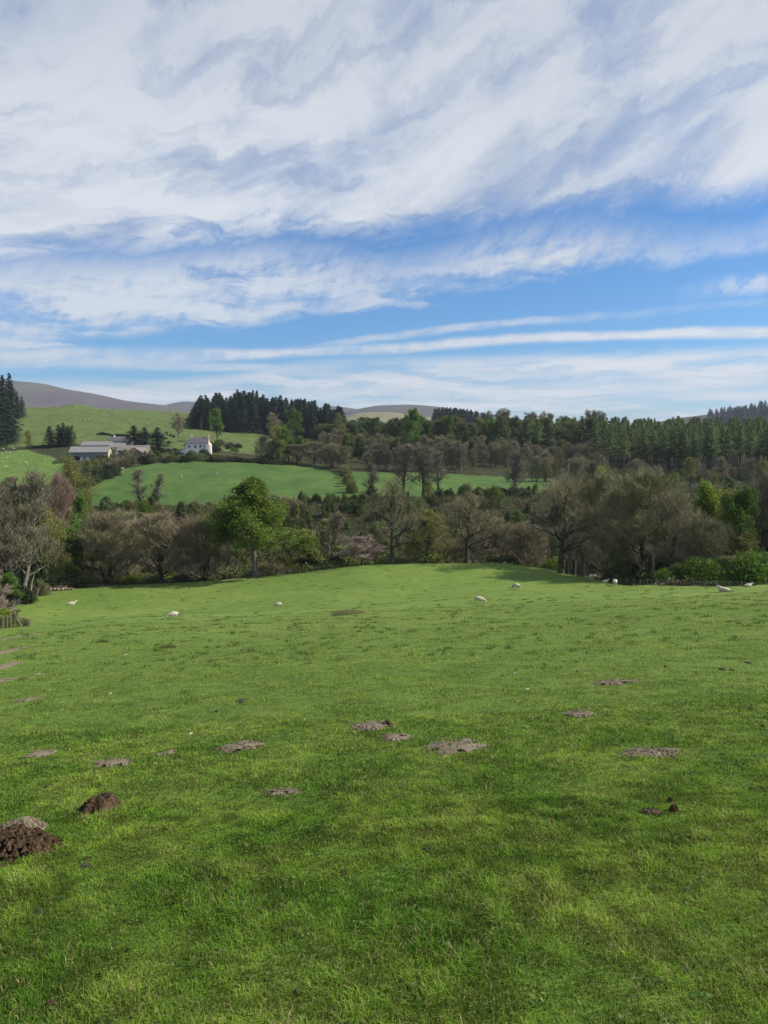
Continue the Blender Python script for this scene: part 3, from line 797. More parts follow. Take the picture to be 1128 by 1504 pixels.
scatter(['bush', 'bush', 'brownbush', 'brightbush'], 'woodland_shrub', 85, (40, 860), (137, 150), (1.6, 3.8), 'low brown green shrub under the trees behind the pasture crest', 'shrub', 'shrubs under the valley trees', wr=1.3)
scatter(['bush', 'brownbush', 'darkbush'], 'woodland_shrub', 14, (-60, 60), (108, 126), (1.8, 4), 'shrub at the foot of the ivy clad tree at the left', 'shrub', 'shrubs under the valley trees', wr=1.2)
scatter(['bare', 'bushy', 'bud', 'mixed', 'slim'], 'valley_tree', 85, (-80, 1200), (150, 190), (7, 11), 'small bare or budding tree down in the valley bottom', 'tree', 'trees in the valley bottom')
edge_Y = lambda px: np.interp(px, [836, 868, 888, 908, 960], [130, 125, 121, 113, 105])
scatter(['bare', 'bushy', 'bud'], 'thicket_tree', 26, (860, 1200), (112, 150), (6, 11.5), 'bare brown tree within the right hand thicket', 'tree', 'trees in the right hand thicket', skip=lambda px, Y: Y < edge_Y(px) + 2)
scatter(['slim', 'bushy', 'scrub'], 'thicket_sapling', 24, (850, 1150), (106, 122), (3.0, 6.0), 'thin sapling at the front of the right hand thicket', 'tree', 'saplings along the right hand thicket', skip=lambda px, Y: Y < edge_Y(px) + 1 or Y > edge_Y(px) + 7)
# bank below the lush fields
scatter(['scrub', 'scrub', 'bush', 'brownbush', 'brownbush', 'scrub'], 'bank_shrub', 230, (100, 900), (196, 253), (1.6, 4.4), 'young green or brown scrub on the bank below the lush fields', 'shrub', 'scrub on the valley bank', wr=0.9)
scatter(['slim', 'budslim', 'bud', 'mixed', 'scrub', 'leafy'], 'bank_tree', 90, (110, 900), (188, 240), (4.5, 8.5), 'young slender greenish tree on the scrubby bank below the lush fields', 'tree', 'young trees on the scrubby bank')
scatter(['bare', 'mixed', 'bud', 'bushy'], 'bank_tree', 60, (840, 1260), (165, 320), (7, 12), 'bare or greenish tree on the slope below the larch wood', 'tree', 'trees on the slope below the larch wood')
scatter(['bush', 'brownbush', 'mixed', 'darkbush'], 'hedge_shrub', 46, (120, 800), (253, 259), (1.3, 2.6), 'dark shrub in the hedge along the bottom of the lush fields', 'shrub', 'hedge under the lush fields')
scatter(['bare', 'bud', 'mixed', 'red'], 'valley_tree', 16, (-260, 110), (150, 240), (9, 15), 'tree on the left valley side below the pale pasture', 'tree', 'trees on the left valley side')

# ---- trees that stand in or beside the lush fields
mid = [
    ('slim', 546, 252, 664, 26, 'slender bare tree with ivy on its stem in front of the right lush field'),
    ('slim', 594, 262, 652, 30, 'tall bare tree behind the great oak crown, in the right lush field'),
    ('slim', 621, 258, 656, 30, 'tall bare tree left of the pair standing on the right lush field'),
    ('slim', 642, 258, 662, 24, 'slimmest tall bare tree on the lower edge of the right lush field'),
    ('grey', 755, 254, 664, 34, 'pale white stemmed tree at the right end of the lush field'),
    ('slim', 206, 254, 688, 26, 'faint grey bare tree at the bottom of the left lush field'),
    ('slim', 232, 256, 696, 22, 'small faint bare tree beside the dark round holly'),
    ('darkbush', 227, 254, 724, 14, 'small dark holly on the lower edge of the left lush field'),
    ('darkbush', 545, 250, 712, 20, 'dark ivy bush round the foot of a slender bare tree'),
    ('bud', 408, 356, 625, 26, 'tall fresh green tree above the left lush field'),
    ('leafy', 415, 360, 624, 30, 'tall leafy tree standing right of the white farmhouse'),
    ('leafy', 424, 362, 642, 36, 'rounded leafy tree at the foot of the tall leafy one'),
    ('leafy', 440, 372, 640, 24, 'pale green rounded tree beside the leafy pair'),
    ('bare', 386, 356, 640, 26, 'thin dark bare tree left of the leafy pair'),
    ('bare', 398, 358, 648, 24, 'small bare tree at the top of the left lush field'),
    ('bare', 436, 358, 652, 36, 'brown bare tree at the top hedge of the left lush field'),
    ('bare', 462, 357, 648, 40, 'brown bare tree at the right end of the top hedge'),
    ('bushy', 488, 350, 652, 44, 'wide grey brown tree where the two lush fields meet'),
    ('bare', 505, 345, 655, 34, 'grey bare tree at the upper corner of the right lush field'),
    ('leafy', 319, 470, 600, 20, 'light green rounded tree before the left end of the hilltop spruces'),
    ('leafy', 431, 520, 600, 24, 'yellow green rounded tree before the middle of the hilltop spruces'),
    ('bare', 402, 530, 606, 20, 'brown bare tree in front of the hilltop spruces'),
    ('bud', 498, 520, 606, 18, 'small olive tree at the right end of the hilltop spruces'),
    ('bare', 262, 500, 606, 20, 'lone bare tree on the hill pasture above the farmhouse'),
    ('leafy', 608, 420, 600, 26, 'tall dark green tree rising above the mixed wood'),
    ('leafy', 105, 455, 625, 14, 'green tree at the right end of the four dark conifers'),
    ('bud', 42, 445, 632, 12, 'faint bare bush left of the four dark conifers'),
]
for kd, px, Y, top, wp, lb in mid:
    plant(kd, {'darkbush': 'holly_bush', 'leafy': 'leafy_tree', 'bud': 'budding_tree'}.get(kd, 'bare_tree'), px, Y, top, wp, label=lb, cat='tree')
# hedge that divides the two lush fields
for i in range(9):
    f = i / 8; plant(['bud', 'brownbush', 'bush'][i % 3], 'hedge_shrub', 505 + 12 * f, 335 - 62 * f, h=prng.uniform(3.0, 5.2), wpx=16, label='olive brown shrub in the short hedge between the two lush fields', cat='shrub', group='dividing hedge', parts=False)
# hedges on the left of the lush field and above it
for i in range(34):
    f = i / 33; px = 165 + 245 * f + prng.uniform(-3, 3)
    plant(prng.choice(['bush', 'darkbush', 'brownbush', 'bush']), 'hedge_shrub', px, 354 + prng.uniform(-2, 6) + (0 if f > .2 else 4), h=prng.uniform(1.8, 4.2), label='dark shrub in the hedge above the left lush field', cat='shrub', group='hedge above the lush field', parts=False, wr=1.2)
for i in range(20):
    f = i / 19; px = 122 + 62 * f + prng.uniform(-5, 5); Y = 282 + 62 * f
    plant(prng.choice(['bush', 'bare', 'bud', 'brownbush', 'darkbush']), 'hedge_tree', px, Y + prng.uniform(-2, 8), h=prng.uniform(2.5, 6.0), label='shrubby tree along the left side of the left lush field', cat='tree', group='trees left of the lush field', parts=False)
for px, Y, h_, kd in ((150, 345, 7, 'bare'), (168, 350, 8, 'bare'), (185, 352, 7.5, 'bare'), (140, 330, 7, 'bud'), (200, 352, 7, 'grey'), (214, 356, 6, 'bare'), (128, 318, 7.5, 'bud'), (232, 360, 5, 'leafy'), (245, 362, 4, 'bush'), (281, 368, 4.5, 'bush'), (300, 372, 4.8, 'darkbush'), (262, 366, 4, 'darkbush'), (194, 360, 7, 'bare'), (222, 362, 5.5, 'bud')):
    plant(kd, 'farm_tree', px, Y, h=h_, label='tree or shrub screening the farmyard from the lush field', cat='tree', group='trees below the farm', parts=False)
for i in range(26):
    px = prng.uniform(278, 350); plant(prng.choice(['bush', 'darkbush', 'brownbush']), 'gorse_bush', px, prng.uniform(408, 450), h=prng.uniform(1.5, 3.5), label='dark scrubby bush on the slope behind the farmhouse', cat='shrub', group='scrub behind the farmhouse', parts=False, wr=1.4)
for i in range(44):
    px = prng.uniform(205, 262); plant(prng.choice(['darkbush', 'bush']), 'gorse_bush', px, prng.uniform(400, 520), h=prng.uniform(0.6, 1.3), label='small dark bush dotted on the rough hill pasture', cat='shrub', group='bushes dotted on the hill', parts=False)

# ---- conifers
for px, Y, top, wp, lb in ((198, 412, 627, 22, 'broad dark conifer, first of the three behind the farm buildings'), (213, 416, 629, 15, 'dark conifer in the middle of the three behind the farm buildings'), (232, 404, 629, 17, 'dark conifer nearest the farmhouse of the three behind the farm buildings'),
                           (74, 448, 627, 12, 'dark conifer at the left end of the row of four above the farm'), (87, 450, 625, 11, 'taller dark conifer second in the row of four above the farm'), (94, 452, 622, 11, 'tallest dark conifer third in the row of four above the farm'), (101, 450, 627, 11, 'dark conifer fourth in the row of four above the farm')):
    plant('spruce', 'conifer', px, Y, top - 1, wp * 1.8, label=lb, cat='tree', group='dark conifers round the farm')
for px, Y, top, wp in ((-6, 400, 552, 34), (8, 410, 552, 26), (18, 418, 549, 24), (4, 390, 575, 30), (14, 396, 590, 22), (26, 640, 575, 14), (33, 650, 582, 12), (-25, 400, 550, 34), (-10, 380, 580, 36), (18, 640, 560, 20), (-40, 390, 555, 40), (-60, 400, 550, 40), (6, 430, 560, 30)):
    plant('spruce', 'spruce_tree', px, Y + (85 if Y < 500 else 0), top, wp, label='tall dark spruce in the stand at the left frame edge', cat='tree', group='spruces at the left edge', parts=False)
tops = [(284, 600), (292, 583), (310, 580), (340, 577), (365, 573), (400, 579), (425, 582), (450, 588), (470, 592), (490, 597), (520, 603)]
for i in range(150):
    px = prng.uniform(286, 505); Y = prng.uniform(560, 690)
    tp = np.interp(px, [p[0] for p in tops], [p[1] for p in tops]) + prng.choice([-2, 0, 2, 5, 8]) + prng.uniform(-2, 3) + (690 - Y) * 0.03
    if px > 440: Y = prng.uniform(545, 640)
    plant('spruce', 'spruce_tree', px, Y, tp, prng.uniform(17, 26), label='dark spruce in the hilltop plantation', cat='tree', group='spruces of the hilltop plantation', parts=False)
for i in range(60):
    px = prng.uniform(636, 720); Y = prng.uniform(860, 980)
    tp = np.interp(px, [636, 660, 690, 720], [600, 599, 602, 609]) + prng.uniform(-1, 3)
    plant('spruce', 'spruce_tree', px, Y, tp, prng.uniform(12, 18), label='distant dark conifer on the skyline behind the mixed wood', cat='tree', group='conifers on the far skyline', parts=False)
for i in range(130):
    px = prng.uniform(1040, 1190); f = (px - 1045) / 83
    u, t = ray(px, np.interp(px, [1045, 1090, 1128, 1240], [609, 602, 596, 592])); Y = prng.uniform(1660, 1880)
    h_ = prng.uniform(14, 20); z = t * 1900 * (0.5 + 0.5 * math.cos(math.pi * (Y - 1900) / 500)) - 20 * (0.5 - 0.5 * math.cos(math.pi * (Y - 1900) / 500)) - 4
    plant('spruce', 'spruce_tree', px, Y, h=h_, wr=2.0, loc=Vector((u * Y, Y, z)), label='distant conifer clothing the hill at the right frame edge', cat='tree', group='conifers on the right hand hill', parts=False)

# ---- larch wood on the right
lt = [(700, 618), (760, 612), (800, 615), (830, 612), (880, 612), (940, 615), (1000, 613), (1060, 612), (1128, 613), (1300, 615)]
for i in range(300):
    back_row = i % 3 == 0
    px = prng.uniform(720, 1200) if back_row else prng.uniform(872, 1200)
    Y = prng.uniform(470, 560) if back_row else prng.uniform(352, 470)
    if px < 880: Y = prng.uniform(450, 560)
    tp = np.interp(px, [p[0] for p in lt], [p[1] for p in lt]) + prng.uniform(-2, 6) + (12 * max(0, (470 - Y) / 118))
    plant('larch', 'larch_tree', px, Y, tp, prng.uniform(17, 27), label='tall fresh green larch with a bare lower trunk in the wood at right', cat='tree', group='larches of the right hand wood', parts=False)
# ---- mixed wood between
mt = [(470, 622), (520, 612), (560, 612), (600, 610), (640, 610), (700, 612), (760, 610), (880, 612)]
for i in range(260):
    px = prng.uniform(470, 885); lo = 360 if px > 540 else 400
    Y = prng.uniform(lo, 560); f = (Y - lo) / (560 - lo)
    base = row_of(at(px, Y))[1]; tp = np.interp(px, [p[0] for p in mt], [p[1] for p in mt]) + prng.uniform(0, 10) if f > 0.55 else None
    kd = prng.choice(['mixed', 'mixed', 'leafy', 'mixed', 'bud'] if f > 0.45 else ['bare', 'bare', 'bushy', 'mixed', 'bare'])
    plant(kd, 'wood_tree', px, Y, tp, None if tp is None else prng.uniform(18, 30), h=prng.uniform(9, 14), label='rounded tree of the mixed wood above the right lush field' if f > .45 else 'bare brown tree along the lower edge of the mixed wood', cat='tree', group='upper mixed wood' if f > .45 else 'lower edge of the mixed wood', parts=False)
for px, tp in ((725, 603), (738, 600), (775, 606), (790, 605), (868, 602), (878, 604), (806, 607)):
    plant('grey', 'bare_tree', px, 560, tp, 26, label='pale bare crown standing above the skyline of the wood', cat='tree', group='pale crowns on the wood skyline', parts=False)
for i in range(16):
    px = 545 + i * 9 + prng.uniform(-4, 4)
    plant('grey', 'bare_tree', px, prng.uniform(346, 356), prng.uniform(650, 664), 18, label='pale grey bare tree in the row above the right lush field', cat='tree', group='pale trees above the right lush field', parts=False)
for i in range(26):
    px = prng.uniform(470, 520); plant(prng.choice(['mixed', 'bush', 'bare', 'darkbush']), 'wood_tree', px, prng.uniform(380, 520), h=prng.uniform(4, 8), label='shrubby tree at the left end of the mixed wood', cat='tree', group='left end of the mixed wood', parts=False)
scatter(['bush', 'darkbush', 'brownbush'], 'larch_wood_shrub', 60, (870, 1260), (330, 352), (2.5, 5.5), 'dark shrub along the foot of the larch wood', 'shrub', 'shrubs below the larch wood', wr=1.2)
scatter(['bare', 'bushy'], 'bank_tree', 16, (780, 900), (300, 340), (8, 13), 'bare grey tree between the lush field and the larch wood', 'tree', 'bare trees beside the larch wood')

# ---- hedge along the right of the pasture
for i in range(34):
    px = 952 + i * 8.4 + prng.uniform(-3, 3); hh = np.interp(px, [950, 1000, 1040, 1128, 1240], [2.0, 3.4, 4.8, 5.4, 5.4]) * prng.uniform(0.85, 1.12)
    plant('hedge', 'hedge_bush', px, 107 + prng.uniform(-1, 3), h=hh, label='fresh green bush in the hedge behind the right hand fence', cat='bush', group='green hedge at the right', parts=True, wr=1.1)
# ---- left corner by the fence
for px, Y, h_, kd, lb in ((2, 68, 3.0, 'blossom', 'rusty pink bush at the left frame edge above the fence'), (-12, 62, 2.6, 'blossom', 'pale pinkish bush cut by the left frame edge'), (4, 64, 1.7, 'brightbush', 'bright mossy green bush behind the left fence'),
                      (33, 71, 0.9, 'brownbush', 'low reddish brown bush at the end of the left fence'), (-8, 96, 5.5, 'blossom', 'pink flowering tree at the left frame edge under the bare tree'), (14, 104, 4.6, 'leafy', 'small dark green tree at the left frame edge below the bare stems'), (30, 106, 2.4, 'darkbush', 'dark shrub at the left corner of the pasture')):
    plant(kd, 'bush', px, Y, h=h_, wr=1.1, label=lb, cat='bush')

# ------------------------------------------------------------------ small mesh helpers for built things
class MB:
    def __init__(s): s.V = []; s.F = []; s.M = []
    def box(s, x0, y0, z0, x1, y1, z1, m=0):
        k = len(s.V); s.V += [(x0,y0,z0),(x1,y0,z0),(x1,y1,z0),(x0,y1,z0),(x0,y0,z1),(x1,y0,z1),(x1,y1,z1),(x0,y1,z1)]
        for f in ((0,3,2,1),(4,5,6,7),(0,1,5,4),(1,2,6,5),(2,3,7,6),(3,0,4,7)): s.F.append(tuple(k + i for i in f)); s.M.append(m)
        return s
    def poly(s, pts, th, m=0):
        """closed slab: a planar outline pushed by the vector th"""
        k = len(s.V); n_ = len(pts); s.V += [tuple(p) for p in pts] + [tuple(Vector(p) + Vector(th)) for p in pts]
        s.F.append(tuple(range(k, k + n_))); s.F.append(tuple(range(k + 2*n_ - 1, k + n_ - 1, -1))); s.M += [m, m]
        for i in range(n_): j = (i+1) % n_; s.F.append((k+i, k+n_+i, k+n_+j, k+j)); s.M.append(m)
        return s
    def rod(s, a, b, r0, r1=None, n_=6, m=0):
        V, Q_ = tubes([(a, b, r0, r0 if r1 is None else r1)], n_); k = len(s.V); s.V += [tuple(v) for v in V]
        for q in Q_: s.F.append(tuple(int(i) + k for i in q)); s.M.append(m)
        s.F.append(tuple(k + i for i in range(n_))); s.F.append(tuple(k + n_ + i for i in range(n_))); s.M += [m, m]
        return s
    def build(s, name, mats, parent=None, bevel=0.0, smooth=False, loc=(0, 0, 0), rz=0.0):
        me = bpy.data.meshes.new(name); me.from_pydata(s.V, [], s.F)
        mats = mats if isinstance(mats, (list, tuple)) else [mats]
        for m in mats: me.materials.append(m)
        me.polygons.foreach_set('material_index', s.M)
        bm = bmesh.new(); bm.from_mesh(me); bmesh.ops.recalc_face_normals(bm, faces=bm.faces)
        if bevel: bmesh.ops.bevel(bm, geom=bm.edges[:], offset=bevel, segments=1, affect='EDGES')
        bm.to_mesh(me); bm.free()
        if smooth: me.polygons.foreach_set('use_smooth', [True] * len(me.polygons))
        return link(name, me, parent, loc, rz)


def empty(name, loc, rz=0.0, label=None, cat=None, group=None):
    return tag(link(name, None, None, loc, rz), label, cat, group)


# ------------------------------------------------------------------ the farm
m_white = simple("white_render", (0.74, 0.72, 0.66), 0.85, 0.12, 1.5)
m_tan = simple("tan_render", (0.62, 0.50, 0.36), 0.85, 0.12, 1.5)
m_slate = simple("slate", (0.115, 0.115, 0.125), 0.7, 0.3, 4.0)
m_sheet = simple("grey_sheet", (0.215, 0.205, 0.195), 0.6, 0.2, 0.8, bump=0.1)
m_sheet_b = simple("weathered_sheet", (0.20, 0.18, 0.155), 0.7, 0.25, 0.8)
m_clad = simple("blue_grey_cladding", (0.17, 0.18, 0.20), 0.6, 0.15, 1.0)
m_dark = simple("dark_inside", (0.02, 0.02, 0.022), 0.9, 0.2)
m_stone = simple("field_stone", (0.22, 0.20, 0.17), 0.9, 0.45, 2.5, bump=0.4)
m_cream = simple("cream_boards", (0.60, 0.54, 0.38), 0.8, 0.15, 1.0)
m_panel = simple("pale_panel", (0.30, 0.32, 0.34), 0.5, 0.15, 1.0)
m_glass = simple("window_glass", (0.03, 0.035, 0.045), 0.12, 0.1, spec=0.6)
m_wood = simple("grey_wood", (0.20, 0.175, 0.14), 0.9, 0.4, 6.0, bump=0.3)
m_wood_dark = simple("brown_wood", (0.10, 0.080, 0.058), 0.9, 0.4, 6.0, bump=0.3)
m_wire = simple("wire", (0.22, 0.22, 0.21), 0.5, 0.1)


def gable_shed(name, px, Y, Wd, Dp, eave, ridge, rz, wall, roof, label, front_open=0.0, gable=None, cat='barn', dz=0.0):
    g = at(px, Y); g.z += dz
    t = empty(name, g, R(rz), label, cat, 'farm buildings')
    w2 = Wd / 2; b0 = -2.5
    wl = MB()
    wl.box(-w2, Dp - 0.25, b0, w2, Dp, eave)                                  # back
    if front_open: wl.box(-w2, 0, front_open, w2, 0.2, eave); wl.box(-w2, 0, b0, w2, 0.2, 0.15)
    else: wl.box(-w2, 0, b0, w2, 0.25, eave)
    wl.build('wall', wall, t)
    for sx in (-1, 1):
        MB().poly([(sx*w2, 0.25, b0), (sx*w2, Dp - 0.25, b0), (sx*w2, Dp - 0.25, eave), (sx*w2, Dp/2, ridge - 0.15), (sx*w2, 0.25, eave)], (-sx*0.22, 0, 0)).build('gable_wall', gable or wall, t)
    rf = MB(); o = 0.45
    s_ = (ridge - eave) / (Dp / 2)
    rf.poly([(-w2 - o, -o, eave - s_*o + .06), (w2 + o, -o, eave - s_*o + .06), (w2 + o, Dp/2, ridge + .06), (-w2 - o, Dp/2, ridge + .06)], (0, 0, 0.14))
    rf.poly([(-w2 - o, Dp + o, eave - s_*o + .06), (-w2 - o, Dp/2 + .002, ridge + .06), (w2 + o, Dp/2 + .002, ridge + .06), (w2 + o, Dp + o, eave - s_*o + .06)], (0, 0, 0.14))
    rf.build('roof', roof, t)
    return t, w2


t, w2 = gable_shed('long_barn', 131, 378, 18.5, 15, 4.3, 6.9, 13, m_clad, m_sheet, 'long open fronted barn with a pale grey roof, nearest of the farm buildings', 2.3, m_cream)
for i in range(6): MB().box(-w2 + 0.1 + i * (2*w2 - .45) / 5, 0.02, 0.15, -w2 + 0.35 + i * (2*w2 - .45) / 5, .18, 2.3).build('post', m_wood_dark, t)
for i in range(3): MB().box(-4.4 + i * 2.6, 0.25, 0.1, -2.3 + i * 2.6, 0.35, 2.3).build('panel', m_panel, t)
gable_shed('back_barn', 150, 404, 21, 13, 4.6, 6.6, 10, m_clad, m_sheet, 'long low barn roof directly behind the open fronted one', 0, m_cream)
t, w2 = gable_shed('white_gabled_shed', 172, 396, 7, 9, 4.0, 6.0, 10, m_white, m_sheet, 'white shed with dark slits between the two barn roofs', 0)
for i in range(4): MB().box(-2.8 + i * 1.6, -0.06, 1.4, -2.1 + i * 1.6, 0.02, 3.2).build('door', m_dark, t)  # near-black slabs: the shade inside the slits is put into their colour
gable_shed('brown_roofed_shed', 196, 386, 15, 11, 3.4, 5.8, 10, m_stone, m_sheet_b, 'long shed with a weathered brown roof right of the barns')
gable_shed('stone_shed', 217, 380, 9, 9, 2.6, 5.2, 80, m_stone, m_sheet_b, 'stone shed turned gable on, at the right end of the farmyard')
t, w2 = gable_shed('white_cottage', 177, 440, 14, 6, 3.0, 5.0, 6, m_white, m_slate, 'low white cottage behind the barns left of the broad conifer', cat='cottage')
for i in range(4): MB().box(-5.2 + i * 3.2, -0.05, 1.0, -4.2 + i * 3.2, 0.03, 2.3).build('window', m_glass, t)
for sx in (-4.5, 5.5): MB().box(sx, 2.4, 4.4, sx + .8, 3.4, 6.2).build('chimney', m_white, t)

# white farmhouse
g = at(290, 392); g.z -= 0.3
fh = empty('farmhouse', g, R(6), 'tall white farmhouse with a slate roof above the lush field', 'house')
fh.scale = (1.22, 1.1, 1.12)
wl = MB(); wl.box(-4.8, 0, -2.5, 4.8, 0.3, 5.9); wl.box(-4.8, 6.2, -2.5, 4.8, 6.5, 5.9); wl.box(-4.8, 0.3, -2.5, -4.5, 6.2, 5.9)
wl.build('wall', m_white, fh)
MB().poly([(4.8, 0.3, -2.5), (4.8, 6.2, -2.5), (4.8, 6.2, 5.9), (4.8, 3.25, 8.3), (4.8, 0.3, 5.9)], (-0.3, 0, 0)).build('gable_wall', m_tan, fh)
rf = MB(); rf.poly([(-4.9, -0.3, 5.85), (4.7, -0.3, 5.85), (4.7, 3.25, 8.6), (-3.2, 3.25, 8.6)], (0, 0, 0.12))
rf.poly([(-4.9, 6.8, 5.85), (-3.2, 3.252, 8.6), (4.7, 3.252, 8.6), (4.7, 6.8, 5.85)], (0, 0, 0.12))
rf.poly([(-4.93, -0.3, 5.85), (-3.23, 3.25, 8.6), (-4.93, 6.8, 5.85)], (0, 0, 0.12))
ro = rf.build('roof', m_slate, fh)
for x, y in ((4.0, 2.7), (-3.3, 2.8)): 
    c_ = MB().box(x, y, 7.2, x + 0.75, y + 1.2, 9.9).box(x - .08, y - .08, 9.9, x + .83, y + 1.28, 10.05).build('chimney', m_tan, ro)
    for k in (0.35, 0.85): MB().rod((x + .37, y + k, 10.05), (x + .37, y + k, 10.45), .13, .1).build('chimney_pot', m_tan, c_)
def window(x, z, w_, h_, par):
    f = MB(); f.box(x - w_/2 - .1, -0.05, z - .1, x + w_/2 + .1, 0.02, z); f.box(x - w_/2 - .1, -0.05, z + h_, x + w_/2 + .1, 0.02, z + h_ + .1)
    f.box(x - w_/2 - .1, -0.05, z, x - w_/2, 0.02, z + h_); f.box(x + w_/2, -0.05, z, x + w_/2 + .1, 0.02, z + h_); f.box(x - .03, -0.045, z, x + .03, 0.015, z + h_)
    o = f.build('window', m_white, par); MB().box(x - w_/2, -0.02, z, x + w_/2, -0.004, z + h_).build('pane', m_glass, o)
for x, z, a, b_ in ((-3.4, 3.9, .9, 1.2), (-0.9, 3.7, .9, 1.3), (1.4, 3.9, 1.0, 1.2), (3.1, 3.9, .8, 1.2), (-3.2, 1.0, 1.0, 1.3), (1.6, 1.0, 1.1, 1.3), (3.4, 1.0, .9, 1.2)): window(x, z, a, b_, fh)
dr = MB().box(-1.3, -0.05, -0.1, -0.4, 0.03, 2.0).build('door', m_slate, fh); MB().box(-.55, -0.09, .95, -.48, -0.05, 1.05).build('handle', m_wire, dr)
ln = MB(); ln.poly([(-7.7, 0.2, -2.5), (-4.82, 0.2, -2.5), (-4.82, 0.2, 3.9), (-7.7, 0.2, 1.9)], (0, 5.0, 0)); ls = ln.build('side_wing', m_white, fh)
MB().poly([(-7.95, -.1, 1.86), (-4.82, -.1, 4.02), (-4.82, 5.4, 4.02), (-7.95, 5.4, 1.86)], (0, 0, 0.12)).build('wing_roof', m_slate, ls)
MB().box(-6.8, 0.15, 0.8, -5.9, 0.19, 1.7).build('pane', m_glass, ls)
MB().rod((5.1, 1.4, -2.5), (5.1, 1.4, 5.2), 0.95, 0.95, 10).rod((5.1, 1.4, 5.2), (5.1, 1.4, 6.4), 1.0, 0.1, 10).build('stair_tower', m_white, fh)

# ------------------------------------------------------------------ telegraph poles
for px, top, Y, lb in ((250, 592, 640, 'telegraph pole on the skyline of the hill pasture'), (296, 612, 520, 'telegraph pole in front of the left end of the spruce plantation'), (263, 629, 450, 'telegraph pole on the rough slope above the farmhouse'),
                       (243, 646, 405, 'telegraph pole between the conifers and the farmhouse'), (142, 622, 450, 'telegraph pole behind the long barn'), (271, 645, 420, 'telegraph pole just left of the farmhouse')):
    g = at(px, Y); h_ = max(5.0, ray(px, top)[1] * Y - g.z)
    p = empty('telegraph_pole', g, 0, lb, 'pole', 'telegraph poles round the farm')
    MB().rod((0, 0, -.6), (0, 0, h_), .15, .10).build('post', m_wood, p)
    MB().box(-.55, -.05, h_ - .45, .55, .05, h_ - .33).build('crossarm', m_wood, p)

# field wall line across the hill pasture
for i in range(24):
    px = 146 + i * 4.2; plant('darkbush', 'hedge_shrub', px, 512 - i * 1.2, h=prng.uniform(0.8, 1.5), label='low dark shrub in the field boundary across the hill pasture', cat='shrub', group='boundary across the hill pasture', parts=False, wr=2.2)
for i in range(10):
    px = 44 + i * 4.0; plant('bush', 'hedge_shrub', px, 446 + i * .5, h=prng.uniform(1, 2.2), label='shrub beside the row of four dark conifers', cat='shrub', group='boundary by the four conifers', parts=False, wr=1.7)

# ------------------------------------------------------------------ sheep
m_wool = simple("wool", (0.57, 0.52, 0.41), 0.95, 0.3, 9.0, bump=0.5, spec=0.05)
m_face = simple("sheep_face", (0.58, 0.53, 0.45), 0.9, 0.15, 8.0)
m_blackface = simple("lamb_dark_face", (0.05, 0.045, 0.04), 0.9, 0.2, 8.0)


